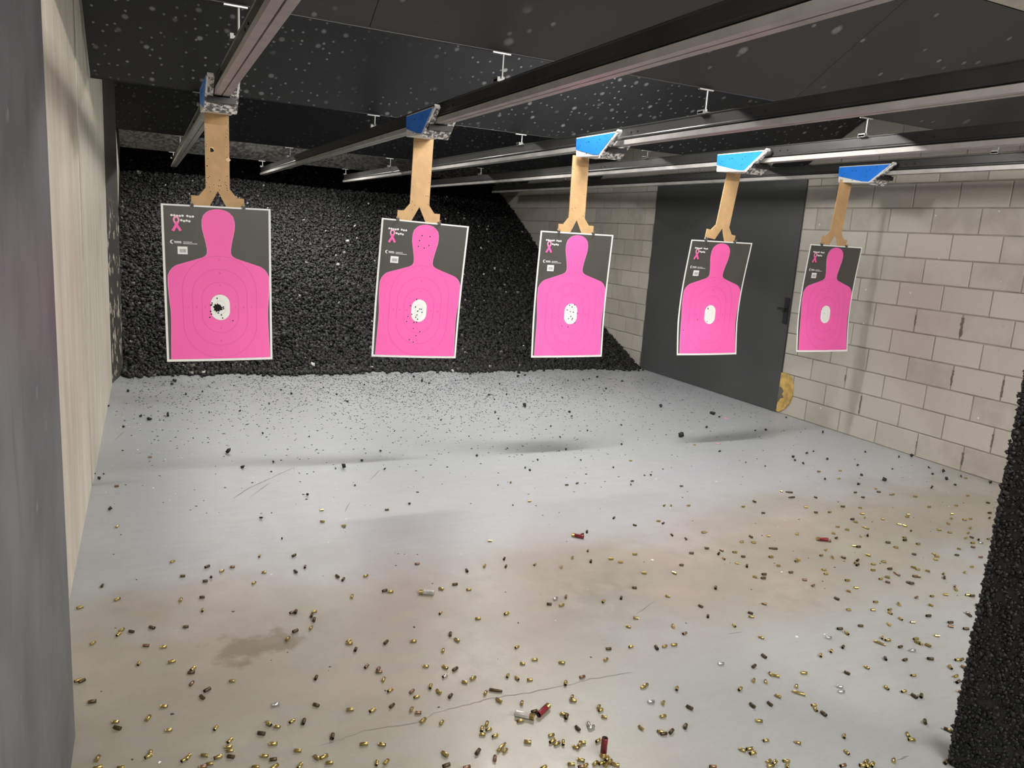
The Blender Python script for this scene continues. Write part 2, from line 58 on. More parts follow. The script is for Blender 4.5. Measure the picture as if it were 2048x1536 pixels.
# ------------------------------------------------------------------ materials
def new_mat(name):
    m = bpy.data.materials.new(name); m.use_nodes = True
    nt = m.node_tree
    b = nt.nodes['Principled BSDF']
    return m, nt, b
def N(nt, t, **kw):
    n = nt.nodes.new(t)
    for k, v in kw.items(): setattr(n, k, v)
    return n
def ramp(nt, stops, interp='LINEAR'):
    r = nt.nodes.new('ShaderNodeValToRGB'); cr = r.color_ramp; cr.interpolation = interp
    while len(cr.elements) < len(stops): cr.elements.new(0.5)
    for e, (p, c) in zip(cr.elements, stops):
        e.position = p; e.color = (*c, 1) if len(c) == 3 else c
    return r
def g(v): return (v, v, v)
def simple(name, col, rough=0.5, metal=0.0, var=0.0, scale=20, bump=0.0, spec=0.5, bscale=None):
    m, nt, b = new_mat(name)
    b.inputs['Roughness'].default_value = rough
    b.inputs['Metallic'].default_value = metal
    b.inputs['Specular IOR Level'].default_value = spec
    b.inputs['Base Color'].default_value = (*col, 1)
    tc = N(nt, 'ShaderNodeTexCoord')
    if var:
        no = N(nt, 'ShaderNodeTexNoise'); no.inputs['Scale'].default_value = scale; no.inputs['Detail'].default_value = 6
        nt.links.new(tc.outputs['Object'], no.inputs['Vector'])
        r = ramp(nt, [(0.3, tuple(c * (1 - var) for c in col)), (0.7, tuple(min(1, c * (1 + var)) for c in col))])
        nt.links.new(no.outputs['Fac'], r.inputs[0]); nt.links.new(r.outputs[0], b.inputs['Base Color'])
    if bump:
        n2 = N(nt, 'ShaderNodeTexNoise'); n2.inputs['Scale'].default_value = bscale or scale * 4; n2.inputs['Detail'].default_value = 5
        nt.links.new(tc.outputs['Object'], n2.inputs['Vector'])
        bp = N(nt, 'ShaderNodeBump'); bp.inputs['Strength'].default_value = bump; bp.inputs['Distance'].default_value = 0.004
        nt.links.new(n2.outputs['Fac'], bp.inputs['Height']); nt.links.new(bp.outputs[0], b.inputs['Normal'])
    return m
def mixrgb(nt, fac, a, b2, mode='MIX'):
    mx = N(nt, 'ShaderNodeMix', data_type='RGBA', blend_type=mode)
    for sock, v in ((mx.inputs[0], fac), (mx.inputs[6], a), (mx.inputs[7], b2)):
        if hasattr(v, 'is_output'): nt.links.new(v, sock)
        elif isinstance(v, (int, float)): sock.default_value = v
        else: sock.default_value = (*v, 1)
    return mx.outputs[2]
def mth(nt, op, a, b2=None, clamp=False):
    n = N(nt, 'ShaderNodeMath', operation=op); n.use_clamp = clamp
    for i, v in enumerate((a, b2)):
        if v is None: continue
        if hasattr(v, 'is_output'): nt.links.new(v, n.inputs[i])
        else: n.inputs[i].default_value = v
    return n.outputs[0]
def noise(nt, vec, scale, detail=5, rough=0.55):
    n = N(nt, 'ShaderNodeTexNoise'); n.inputs['Scale'].default_value = scale
    n.inputs['Detail'].default_value = detail; n.inputs['Roughness'].default_value = rough
    nt.links.new(vec, n.inputs['Vector']); return n.outputs['Fac']
def smooth(nt, v, lo, hi):
    n = N(nt, 'ShaderNodeMapRange', interpolation_type='SMOOTHSTEP')
    nt.links.new(v, n.inputs[0]); n.inputs[1].default_value = lo; n.inputs[2].default_value = hi
    return n.outputs[0]
def mapping(nt, sc):
    tc = N(nt, 'ShaderNodeTexCoord'); mp = N(nt, 'ShaderNodeMapping')
    mp.inputs['Scale'].default_value = sc
    nt.links.new(tc.outputs['Object'], mp.inputs['Vector']); return mp.outputs[0]

# painted concrete floor: grey paint downrange, worn beige concrete near the firing line
def mat_floor():
    m, nt, b = new_mat('painted_concrete_floor')
    tc = N(nt, 'ShaderNodeTexCoord'); V = tc.outputs['Object']
    sx = N(nt, 'ShaderNodeSeparateXYZ'); nt.links.new(V, sx.inputs[0])
    X, Y = sx.outputs[0], sx.outputs[1]
    n1 = noise(nt, V, 1.3, 6); n2 = noise(nt, V, 9, 6); n3 = noise(nt, mapping(nt, (3, 14, 1)), 2.0, 5); n4 = noise(nt, V, 60, 3)
    yy = mth(nt, 'ADD', Y, mth(nt, 'MULTIPLY', mth(nt, 'SUBTRACT', n1, 0.5), 1.5))
    yy = mth(nt, 'SUBTRACT', yy, mth(nt, 'MULTIPLY', X, 0.06))
    wear = mth(nt, 'SUBTRACT', 1.0, smooth(nt, yy, 2.95, 3.65))
    corner = mth(nt, 'MULTIPLY', smooth(nt, X, 1.0, 1.9), mth(nt, 'SUBTRACT', 1.0, smooth(nt, yy, 1.9, 2.5)))
    wear = mth(nt, 'MULTIPLY', wear, mth(nt, 'SUBTRACT', 1.0, mth(nt, 'MULTIPLY', corner, 0.8)))
    paint = mixrgb(nt, n3, (0.328, 0.345, 0.363), (0.40, 0.416, 0.43))
    conc_r = ramp(nt, [(0.3, (0.235, 0.22, 0.175)), (0.5, (0.305, 0.288, 0.238)), (0.72, (0.375, 0.357, 0.31))])
    nt.links.new(n1, conc_r.inputs[0])
    fine = mixrgb(nt, smooth(nt, n2, 0.35, 0.7), conc_r.outputs[0], (0.30, 0.285, 0.24))
    col = mixrgb(nt, wear, paint, fine)
    # damp stain with a ragged edge
    mp = N(nt, 'ShaderNodeMapping'); mp.inputs['Location'].default_value = (-0.36 * 2.2, -2.79 * 3.2, 0); mp.inputs['Scale'].default_value = (2.2, 3.2, 1)
    nt.links.new(V, mp.inputs['Vector'])
    ln = N(nt, 'ShaderNodeVectorMath', operation='LENGTH'); nt.links.new(mp.outputs[0], ln.inputs[0])
    d = mth(nt, 'ADD', ln.outputs['Value'], mth(nt, 'MULTIPLY', mth(nt, 'SUBTRACT', noise(nt, V, 6, 7, 0.65), 0.5), 1.5))
    stain = mth(nt, 'MULTIPLY', mth(nt, 'SUBTRACT', 1.0, smooth(nt, d, 0.16, 0.40)), 0.75)
    col = mixrgb(nt, stain, col, (0.15, 0.13, 0.085))
    # small scuffs, paint tooth and dark dust
    sc = smooth(nt, noise(nt, mapping(nt, (10, 26, 1)), 3.0, 8, 0.7), 0.62, 0.78)
    col = mixrgb(nt, mth(nt, 'MULTIPLY', sc, 0.28), col, (0.16, 0.155, 0.14))
    col = mixrgb(nt, mth(nt, 'MULTIPLY', smooth(nt, n4, 0.45, 0.75), 0.10), col, (0.19, 0.185, 0.17))
    # rubber dust near the foot of the bank
    dust = mth(nt, 'MULTIPLY', smooth(nt, yy, 5.6, 8.0), smooth(nt, noise(nt, V, 2.2, 6), 0.35, 0.65))
    col = mixrgb(nt, mth(nt, 'MULTIPLY', dust, 0.35), col, (0.17, 0.17, 0.165))
    # faint pink and green glare reflections, painted into the worn part of the floor
    t1 = smooth(nt, noise(nt, mapping(nt, (1.3, 2.6, 1)), 0.9, 3), 0.52, 0.66)
    t2 = smooth(nt, noise(nt, mapping(nt, (1.7, 3.1, 3)), 1.1, 3), 0.55, 0.68)
    col = mixrgb(nt, mth(nt, 'MULTIPLY', mth(nt, 'MULTIPLY', t1, wear), 0.30), col, (0.40, 0.335, 0.29))
    col = mixrgb(nt, mth(nt, 'MULTIPLY', mth(nt, 'MULTIPLY', t2, wear), 0.25), col, (0.31, 0.345, 0.26))
    nt.links.new(col, b.inputs['Base Color'])
    rr = N(nt, 'ShaderNodeMapRange'); nt.links.new(n2, rr.inputs[0]); rr.inputs[3].default_value = 0.28; rr.inputs[4].default_value = 0.48
    nt.links.new(rr.outputs[0], b.inputs['Roughness'])
    bp = N(nt, 'ShaderNodeBump'); bp.inputs['Strength'].default_value = 0.25; bp.inputs['Distance'].default_value = 0.003
    hh = mth(nt, 'ADD', n2, mth(nt, 'MULTIPLY', n4, 0.5)); nt.links.new(hh, bp.inputs['Height']); nt.links.new(bp.outputs[0], b.inputs['Normal'])
    return m

# split-face concrete block, tint varies block by block
def mat_block():
    m, nt, b = new_mat('painted_concrete_block')
    tc = N(nt, 'ShaderNodeTexCoord'); V = tc.outputs['Object']
    oi = N(nt, 'ShaderNodeObjectInfo')
    vm = N(nt, 'ShaderNodeVectorMath', operation='ADD'); nt.links.new(V, vm.inputs[0]); nt.links.new(oi.outputs['Location'], vm.inputs[1])
    P = vm.outputs[0]
    r = ramp(nt, [(0, (0.34, 0.315, 0.272)), (0.5, (0.395, 0.367, 0.32)), (1, (0.46, 0.43, 0.38))])
    nt.links.new(oi.outputs['Random'], r.inputs[0])
    n1 = noise(nt, P, 7, 6); n2 = noise(nt, P, 60, 4)
    c = mixrgb(nt, smooth(nt, n1, 0.3, 0.75), r.outputs[0], (0.43, 0.402, 0.352))
    pits = mth(nt, 'MULTIPLY', smooth(nt, noise(nt, P, 38, 3, 0.6), 0.66, 0.74), 0.35)
    c = mixrgb(nt, pits, c, (0.20, 0.18, 0.15))
    specks = N(nt, 'ShaderNodeTexVoronoi'); specks.inputs['Scale'].default_value = 6.0; nt.links.new(P, specks.inputs['Vector'])
    sp = mth(nt, 'LESS_THAN', mth(nt, 'ADD', specks.outputs['Distance'], mth(nt, 'MULTIPLY', n2, 0.05)), 0.072)
    c = mixrgb(nt, mth(nt, 'MULTIPLY', sp, 0.8), c, (0.72, 0.70, 0.64))
    nt.links.new(c, b.inputs['Base Color']); b.inputs['Roughness'].default_value = 0.8
    bp = N(nt, 'ShaderNodeBump'); bp.inputs['Strength'].default_value = 0.5; bp.inputs['Distance'].default_value = 0.003
    nt.links.new(mth(nt, 'ADD', n2, mth(nt, 'MULTIPLY', n1, 0.8)), bp.inputs['Height']); nt.links.new(bp.outputs[0], b.inputs['Normal'])
    return m

# cream trowelled left wall with upright streaks
def mat_leftwall():
    m, nt, b = new_mat('cream_trowelled_wall')
    P = mapping(nt, (1, 3.2, 0.5)); P2 = mapping(nt, (1, 20, 1.6))
    n1 = noise(nt, P, 2.2, 6, 0.6); n2 = noise(nt, P2, 2.0, 6, 0.65); n3 = noise(nt, mapping(nt, (1, 1, 1)), 30, 4)
    r = ramp(nt, [(0.28, (0.50, 0.46, 0.37)), (0.5, (0.60, 0.56, 0.46)), (0.72, (0.68, 0.645, 0.555))])
    nt.links.new(n1, r.inputs[0])
    c = mixrgb(nt, mth(nt, 'MULTIPLY', smooth(nt, n2, 0.5, 0.72), 0.5), r.outputs[0], (0.44, 0.39, 0.31))
    c = mixrgb(nt, mth(nt, 'MULTIPLY', smooth(nt, noise(nt, P2, 5.0, 4), 0.68, 0.74), 0.7), c, (0.22, 0.20, 0.16))
    nt.links.new(c, b.inputs['Base Color']); b.inputs['Roughness'].default_value = 0.75
    bp = N(nt, 'ShaderNodeBump'); bp.inputs['Strength'].default_value = 0.5; bp.inputs['Distance'].default_value = 0.006
    nt.links.new(mth(nt, 'ADD', n2, mth(nt, 'MULTIPLY', n3, 0.4)), bp.inputs['Height']); nt.links.new(bp.outputs[0], b.inputs['Normal'])
    return m

# black ceiling sheet peppered with grey splash marks
def mat_baffle(name, base, mark, dens, scale):
    m, nt, b = new_mat(name)
    V = mapping(nt, (1, 1, 1))
    n1 = noise(nt, V, 1.2, 5); n2 = noise(nt, V, 18, 6)
    c = mixrgb(nt, n1, tuple(v * 0.75 for v in base), tuple(v * 1.35 for v in base))
    spots = None
    for sc, rad, seed in ((scale, 0.15, 0.0), (scale * 2.3, 0.17, 5.3)):
        mp = N(nt, 'ShaderNodeMapping'); mp.inputs['Location'].default_value = (seed, seed * 2, 0)
        nt.links.new(V, mp.inputs['Vector'])
        vo = N(nt, 'ShaderNodeTexVoronoi', voronoi_dimensions='2D'); vo.inputs['Scale'].default_value = sc
        nt.links.new(mp.outputs[0], vo.inputs['Vector'])
        d = mth(nt, 'ADD', vo.outputs['Distance'], mth(nt, 'MULTIPLY', mth(nt, 'SUBTRACT', n2, 0.5), 0.12))
        s = mth(nt, 'SUBTRACT', 1.0, smooth(nt, d, rad * 0.35, rad))
        sep = N(nt, 'ShaderNodeSeparateColor'); nt.links.new(vo.outputs['Color'], sep.inputs[0])
        on = mth(nt, 'LESS_THAN', sep.outputs[0], dens)
        s = mth(nt, 'MULTIPLY', mth(nt, 'MULTIPLY', s, on), mth(nt, 'POWER', sep.outputs[1], 0.6))
        spots = s if spots is None else mth(nt, 'MAXIMUM', spots, s)
    clus = smooth(nt, noise(nt, V, 1.1, 2), 0.36, 0.52)
    spots = mth(nt, 'MULTIPLY', spots, clus)
    c = mixrgb(nt, spots, c, mark)
    nt.links.new(c, b.inputs['Base Color']); b.inputs['Roughness'].default_value = 0.55
    b.inputs['Specular IOR Level'].default_value = 0.35
    bp = N(nt, 'ShaderNodeBump'); bp.inputs['Strength'].default_value = 0.15; bp.inputs['Distance'].default_value = 0.004
    nt.links.new(mth(nt, 'ADD', n2, mth(nt, 'MULTIPLY', spots, 2.0)), bp.inputs['Height']); nt.links.new(bp.outputs[0], b.inputs['Normal'])
    return m

def mat_rubber(name, lo, hi, bits=True, rough=0.5):
    m, nt, b = new_mat(name)
    ge = N(nt, 'ShaderNodeNewGeometry')
    if bits:
        st = [(0.0, g(lo)), (0.5, g((lo + hi) / 2)), (0.984, g(hi)), (0.986, (0.06, 0.06, 0.055)), (0.995, (0.16, 0.15, 0.12)), (0.998, (0.60, 0.59, 0.55))]
    else:
        st = [(0.0, g(lo)), (1.0, g(hi))]
    r = ramp(nt, st, 'LINEAR'); nt.links.new(ge.outputs['Random Per Island'], r.inputs[0])
    nt.links.new(r.outputs[0], b.inputs['Base Color'])
    b.inputs['Roughness'].default_value = rough; b.inputs['Specular IOR Level'].default_value = 0.4
    return m

# steel painted charcoal; paint flakes off in patches that show cream underneath
def mat_peel():
    m, nt, b = new_mat('peeling_charcoal_paint')
    V = mapping(nt, (1, 1.6, 1))
    n1 = noise(nt, V, 9, 8, 0.6); n2 = noise(nt, mapping(nt, (1, 1, 1)), 2.0, 4)
    tc = N(nt, 'ShaderNodeTexCoord'); sx = N(nt, 'ShaderNodeSeparateXYZ'); nt.links.new(tc.outputs['Object'], sx.inputs[0])
    low = mth(nt, 'SUBTRACT', 1.0, smooth(nt, sx.outputs[2], 1.35, 1.75))
    f = mth(nt, 'MULTIPLY', smooth(nt, n1, 0.56, 0.60), low)
    c = mixrgb(nt, n2, (0.030, 0.028, 0.027), (0.075, 0.066, 0.06))
    c = mixrgb(nt, f, c, (0.55, 0.50, 0.39))
    nt.links.new(c, b.inputs['Base Color']); b.inputs['Roughness'].default_value = 0.6
    return m

def mat_divider():
    m, nt, b = new_mat('scuffed_grey_steel')
    V = mapping(nt, (1, 1, 1)); V2 = mapping(nt, (1, 5, 0.8))
    n1 = noise(nt, V, 2.0, 6, 0.6); n2 = noise(nt, V2, 3, 6, 0.6); n3 = noise(nt, V, 14, 5)
    c = mixrgb(nt, smooth(nt, n1, 0.3, 0.7), (0.075, 0.080, 0.088), (0.135, 0.142, 0.152))
    c = mixrgb(nt, mth(nt, 'MULTIPLY', smooth(nt, n2, 0.55, 0.75), 0.5), c, (0.06, 0.062, 0.066))
    c = mixrgb(nt, mth(nt, 'MULTIPLY', smooth(nt, n3, 0.66, 0.74), 0.5), c, (0.30, 0.30, 0.31))
    nt.links.new(c, b.inputs['Base Color']); b.inputs['Roughness'].default_value = 0.55
    bp = N(nt, 'ShaderNodeBump'); bp.inputs['Strength'].default_value = 0.2; bp.inputs['Distance'].default_value = 0.004
    nt.links.new(n3, bp.inputs['Height']); nt.links.new(bp.outputs[0], b.inputs['Normal'])
    return m

def mat_speckle():
    m, nt, b = new_mat('lead_spattered_white')
    V = mapping(nt, (1, 1, 1))
    n1 = noise(nt, V, 55, 5, 0.6)
    c = mixrgb(nt, smooth(nt, n1, 0.42, 0.56), (0.72, 0.71, 0.68), (0.10, 0.10, 0.10))
    nt.links.new(c, b.inputs['Base Color']); b.inputs['Roughness'].default_value = 0.6
    return m

def mat_mottled():
    m, nt, b = new_mat('mottled_grey_baffle_sheet')
    V = mapping(nt, (1, 1, 1))
    n1 = noise(nt, V, 22, 5, 0.65); n2 = noise(nt, V, 3.5, 4)
    c = mixrgb(nt, smooth(nt, n1, 0.42, 0.62), (0.03, 0.03, 0.03), (0.16, 0.155, 0.14))
    c = mixrgb(nt, mth(nt, 'MULTIPLY', smooth(nt, n2, 0.45, 0.7), 0.45), c, (0.20, 0.195, 0.175))
    nt.links.new(c, b.inputs['Base Color']); b.inputs['Roughness'].default_value = 0.8
    return m
M = {}
M['floor'] = mat_floor(); M['block'] = mat_block(); M['leftwall'] = mat_leftwall()
M['mortar'] = simple('grey_mortar', (0.235, 0.215, 0.18), 0.9, var=0.25, scale=6)
M['baffle'] = mat_baffle('black_baffle_sheet', (0.020, 0.0205, 0.022), (0.30, 0.30, 0.30), 0.48, 7.0)
M['baffle_near'] = mat_baffle('black_near_baffle_sheet', (0.024, 0.0235, 0.0235), (0.14, 0.14, 0.14), 0.16, 5.0)
M['baffle_far'] = mat_baffle('black_far_baffle_sheet', (0.014, 0.0145, 0.016), (0.12, 0.12, 0.12), 0.5, 7.0)
M['baffle_mottled'] = mat_mottled()
M['rubber'] = mat_rubber('black_crumb_rubber', 0.005, 0.020, True, 0.62)
M['granule'] = mat_rubber('bonded_rubber_granules', 0.006, 0.028, False, 0.55)
M['chunk'] = simple('black_rubber_chunk', (0.012, 0.012, 0.012), 0.6)
M['peel'] = mat_peel(); M['divider'] = mat_divider(); M['speckle'] = mat_speckle()
M['door'] = mat_baffle('charcoal_door_paint', (0.055, 0.056, 0.058), (0.20, 0.20, 0.20), 0.22, 6.0)
M['black_steel'] = simple('black_steel', (0.02, 0.02, 0.021), 0.45, 0.3)
M['ceiling'] = simple('cream_ceiling_paint', (0.50, 0.47, 0.40), 0.8, var=0.12, scale=5, bump=0.2)
M['dark_ceiling'] = simple('dark_ceiling_paint', (0.12, 0.12, 0.115), 0.8, var=0.2, scale=3)
M['web'] = simple('dark_anodised_rail', (0.050, 0.050, 0.049), 0.42, 0.55, var=0.2, scale=3)
M['track'] = simple('satin_aluminium_track', (0.42, 0.405, 0.39), 0.45, 0.3, var=0.15, scale=8)
M['steel'] = simple('zinc_hanger_steel', (0.42, 0.42, 0.41), 0.4, 0.7)
M['clamp'] = simple('dull_clamp_steel', (0.20, 0.20, 0.195), 0.45, 0.6)
M['blue'] = simple('bright_blue_decal', (0.020, 0.20, 0.78), 0.4, var=0.08, scale=12)
M['white_plastic'] = simple('white_carrier_shell', (0.74, 0.73, 0.70), 0.45, var=0.06, scale=15)
M['rivet'] = simple('dark_blue_rivet', (0.006, 0.02, 0.09), 0.5)
M['tan'] = simple('tan_hardboard', (0.50, 0.315, 0.15), 0.7, var=0.10, scale=14, bump=0.1)
M['tan_edge'] = simple('pale_torn_hardboard', (0.75, 0.56, 0.32), 0.8)
M['paper'] = simple('white_paper', (0.86, 0.86, 0.85), 0.6)
M['dark_print'] = simple('charcoal_ink', (0.070, 0.066, 0.060), 0.42, var=0.08, scale=4)
M['pink'] = simple('hot_pink_ink', (0.95, 0.13, 0.46), 0.5, var=0.04, scale=3)
M['pink_pale'] = simple('pale_pink_ink', (0.95, 0.36, 0.60), 0.5)
M['pink_line'] = simple('dark_pink_ink', (0.55, 0.05, 0.22), 0.5)
M['grey_line'] = simple('pale_grey_ink', (0.55, 0.55, 0.55), 0.5)
M['white_print'] = simple('white_print', (0.88, 0.88, 0.86), 0.5)
M['bar_print'] = simple('barcode_ink', (0.25, 0.25, 0.25), 0.5)
M['hole'] = simple('bullet_hole_black', (0.004, 0.004, 0.004), 0.9)
M['brass'] = simple('spent_brass', (0.50, 0.39, 0.15), 0.30, 0.9, var=0.15, scale=60)
M['dark_brass'] = simple('tarnished_brass', (0.10, 0.075, 0.04), 0.45, 0.7, var=0.3, scale=60)
M['nickel'] = simple('nickel_plate', (0.68, 0.68, 0.68), 0.25, 0.9)
M['copper'] = simple('coppery_brass', (0.27, 0.17, 0.11), 0.40, 0.8, var=0.2, scale=60)
M['soot'] = simple('sooty_inside', (0.012, 0.010, 0.008), 0.8)
M['red_hull'] = simple('dark_red_hull', (0.20, 0.012, 0.022), 0.35)
M['clear_hull'] = simple('frosted_hull', (0.62, 0.60, 0.57), 0.35, var=0.12, scale=40)
M['clear_hull'].node_tree.nodes['Principled BSDF'].inputs['Transmission Weight'].default_value = 0.45
M['foam'] = simple('tan_patch_foam', (0.50, 0.33, 0.10), 0.8, var=0.35, scale=14, bump=0.8)
M['fleck'] = mat_rubber('floor_flecks', 0.02, 0.14, False, 0.8)
M['flake'] = simple('pale_paint_flake', (0.85, 0.85, 0.83), 0.6)
M['mark'] = simple('floor_scratch', (0.20, 0.195, 0.18), 0.8)
M['splash'] = simple('pale_splash_mark', (0.70, 0.68, 0.62), 0.8)
M['lamp_body'] = simple('lamp_housing', (0.75, 0.75, 0.73), 0.5)
for k_, st_ in ((1, 75.0), (2, 32.0)):
    m_t, nt_t, b_t = new_mat('glowing_lamp_tube_%d' % k_)
    b_t.inputs['Base Color'].default_value = (0.9, 0.9, 0.88, 1)
    b_t.inputs['Emission Color'].default_value = (1.0, 0.97, 0.925, 1); b_t.inputs['Emission Strength'].default_value = st_
    M['tube%d' % k_] = m_t
M['void'] = simple('dark_joint_void', (0.12, 0.105, 0.085), 0.9)

# ------------------------------------------------------------------ mesh helpers
class MB:
    def __init__(s): s.v = []; s.f = []; s.m = []
    def add(s, vs, fs, mi=0):
        o = len(s.v); s.v += [tuple(p) for p in vs]; s.f += [tuple(i + o for i in f) for f in fs]; s.m += [mi] * len(fs)
    def box(s, x0, x1, y0, y1, z0, z1, mi=0):
        s.add([(x0, y0, z0), (x1, y0, z0), (x1, y1, z0), (x0, y1, z0), (x0, y0, z1), (x1, y0, z1), (x1, y1, z1), (x0, y1, z1)],
              [(0, 3, 2, 1), (4, 5, 6, 7), (0, 1, 5, 4), (1, 2, 6, 5), (2, 3, 7, 6), (3, 0, 4, 7)], mi)
    def prism_x(s, poly, x0, x1, mi=0):      # polygon given in (y, z), swept along x
        n = len(poly)
        s.add([(x0, y, z) for y, z in poly] + [(x1, y, z) for y, z in poly],
              [tuple(range(n)), tuple(range(2 * n - 1, n - 1, -1))] + [(i, n + i, n + (i + 1) % n, (i + 1) % n) for i in range(n)], mi)
    def prism_y(s, poly, y0, y1, mi=0):      # polygon given in (x, z), swept along y
        n = len(poly)
        s.add([(x, y0, z) for x, z in poly] + [(x, y1, z) for x, z in poly],
              [tuple(range(n)), tuple(range(2 * n - 1, n - 1, -1))] + [(i, n + i, n + (i + 1) % n, (i + 1) % n) for i in range(n)], mi)
    def tube(s, pts, r, n=8, mi=0, cap=True):
        rings = []
        for i, p in enumerate(pts):
            p = Vector(p); a = Vector(pts[max(i - 1, 0)]); b = Vector(pts[min(i + 1, len(pts) - 1)])
            d = (b - a).normalized(); u = d.orthogonal().normalized(); w = d.cross(u)
            rr = r[i] if isinstance(r, (list, tuple)) else r
            rings.append([p + u * math.cos(2 * math.pi * k / n) * rr + w * math.sin(2 * math.pi * k / n) * rr for k in range(n)])
        vs = [q for rg in rings for q in rg]; fs = []
        for i in range(len(pts) - 1):
            for k in range(n): fs.append((i * n + k, i * n + (k + 1) % n, (i + 1) * n + (k + 1) % n, (i + 1) * n + k))
        if cap: fs += [tuple(range(n - 1, -1, -1)), tuple((len(pts) - 1) * n + k for k in range(n))]
        s.add(vs, fs, mi)
    def lathe_x(s, prof, n=12, mi=0):        # profile of (x, r, material) turned about the x axis
        vs = []; fs = []; ms = []
        for x, r, _ in prof:
            vs += [(x, r * math.cos(2 * math.pi * k / n), r * math.sin(2 * math.pi * k / n)) for k in range(n)]
        o = len(s.v); s.v += vs
        for i in range(len(prof) - 1):
            for k in range(n):
                s.f.append((o + i * n + k, o + (i + 1) * n + k, o + (i + 1) * n + (k + 1) % n, o + i * n + (k + 1) % n)); s.m.append(prof[i][2])
        s.f.append(tuple(o + k for k in range(n))); s.m.append(prof[0][2])
        s.f.append(tuple(o + (len(prof) - 1) * n + k for k in range(n - 1, -1, -1))); s.m.append(prof[-1][2])
    def mesh(s, name, mats, smooth=False):
        me = bpy.data.meshes.new(name); me.from_pydata(s.v, [], s.f)
        for m in (mats if isinstance(mats, (list, tuple)) else [mats]): me.materials.append(m)
        me.polygons.foreach_set('material_index', s.m)
        if smooth: me.polygons.foreach_set('use_smooth', [True] * len(me.polygons))
        me.update(); return me
    def build(s, name, mats, parent=None, smooth=False):
        o = bpy.data.objects.new(name, s.mesh(name, mats, smooth)); COL.objects.link(o)
        if parent: o.parent = parent
        return o
def recalc(o):
    bm = bmesh.new(); bm.from_mesh(o.data); bmesh.ops.recalc_face_normals(bm, faces=bm.faces); bm.to_mesh(o.data); bm.free(); return o
def tag(o, label=None, cat=None, group=None, kind=None):
    if label: o['label'] = label
    if cat: o['category'] = cat
    if group: o['group'] = group
    if kind: o['kind'] = kind
    return o
def empty(name, loc):
    o = bpy.data.objects.new(name, None); COL.objects.link(o); o.location = loc; o.empty_display_size = 0.05; return o
def put(name, me, parent=None, loc=(0, 0, 0)):
    o = bpy.data.objects.new(name, me); COL.objects.link(o); o.location = loc
    if parent: o.parent = parent
    return o

# chunks: many jittered boxes in one mesh
def chunk_mesh(name, centres, sizes, mats, flat=1.0, base=None, yaw_only=False):
    n = len(centres)
    t = np.array([(-1, -1, -1), (1, -1, -1), (1, 1, -1), (-1, 1, -1), (-1, -1, 1), (1, -1, 1), (1, 1, 1), (-1, 1, 1)], float) * 0.5
    q = np.array([(0, 3, 2, 1), (4, 5, 6, 7), (0, 1, 5, 4), (1, 2, 6, 5), (2, 3, 7, 6), (3, 0, 4, 7)])
    v = np.repeat(t[None], n, 0) * rng.uniform(0.55, 1.25, (n, 1, 3)) + rng.normal(0, 0.13, (n, 8, 3))
    v[:, :, 2] *= flat
    A = rng.normal(size=(n, 4))
    if yaw_only: A[:, 1:3] = 0
    A /= np.linalg.norm(A, axis=1, keepdims=True)
    w, x, y, z = A.T
    Rm = np.stack([np.stack([1 - 2 * (y * y + z * z), 2 * (x * y - z * w), 2 * (x * z + y * w)], -1),
                   np.stack([2 * (x * y + z * w), 1 - 2 * (x * x + z * z), 2 * (y * z - x * w)], -1),
                   np.stack([2 * (x * z - y * w), 2 * (y * z + x * w), 1 - 2 * (x * x + y * y)], -1)], 1)
    v = np.einsum('nij,nkj->nki', Rm, v) * np.asarray(sizes)[:, None, None] + np.asarray(centres)[:, None, :]
    faces = (q[None] + (np.arange(n) * 8)[:, None, None]).reshape(-1, 4)
    V = v.reshape(-1, 3)
    if base is not None:
        bv, bf = base; faces = np.concatenate([faces, np.asarray(bf) + len(V)]); V = np.concatenate([V, np.asarray(bv, float)])
    me = bpy.data.meshes.new(name)
    me.vertices.add(len(V)); me.vertices.foreach_set('co', V.ravel())
    me.loops.add(faces.size); me.loops.foreach_set('vertex_index', faces.ravel().astype(np.int32))
    me.polygons.add(len(faces)); me.polygons.foreach_set('loop_start', np.arange(0, faces.size, 4, dtype=np.int32))
    me.update(calc_edges=True); me.validate()
    for m in (mats if isinstance(mats, list) else [mats]): me.materials.append(m)
    return me

# ------------------------------------------------------------------ the room
XL, XR, YB, YF, ZC = -0.32, 5.77, 14.6, -2.6, 3.05
m_ = MB(); m_.box(XL - 0.2, XR + 0.2, YF, YB, -0.12, 0.0)
tag(m_.build('floor', M['floor']), kind='structure')
m_ = MB(); m_.box(XL - 0.2, XR + 0.2, 2.76, YB, ZC, ZC + 0.1)
tag(m_.build('ceiling', M['dark_ceiling']), kind='structure')
m_ = MB(); m_.box(XL - 0.2, XR + 0.2, YF, 2.75, 2.885, ZC + 0.1)
tag(m_.build('ceiling_front', M['ceiling']), kind='structure')
m_ = MB(); m_.box(XL - 0.2, XR + 0.2, YB, YB + 0.15, 0, ZC + 0.1)
tag(m_.build('wall_back', M['dark_ceiling']), kind='structure')
m_ = MB(); m_.box(XL - 0.2, XR + 0.2, YF - 0.15, YF, 0, ZC + 0.1)
tag(m_.build('wall_front', M['ceiling']), kind='structure')

# left wall: backing plus two cream panels with an open joint between them
m_ = MB(); m_.box(XL - 0.2, XL - 0.012, YF, YB, 0, ZC)
wl = tag(m_.build('wall_left', M['leftwall']), kind='structure')
for y0, y1, px in ((YF, 4.862, 0.0), (4.888, 7.80, 0.004)):
    m_ = MB(); m_.box(XL - 0.014, XL + px, y0, y1, 0.0, ZC); m_.build('wall_panel', M['leftwall'], wl)

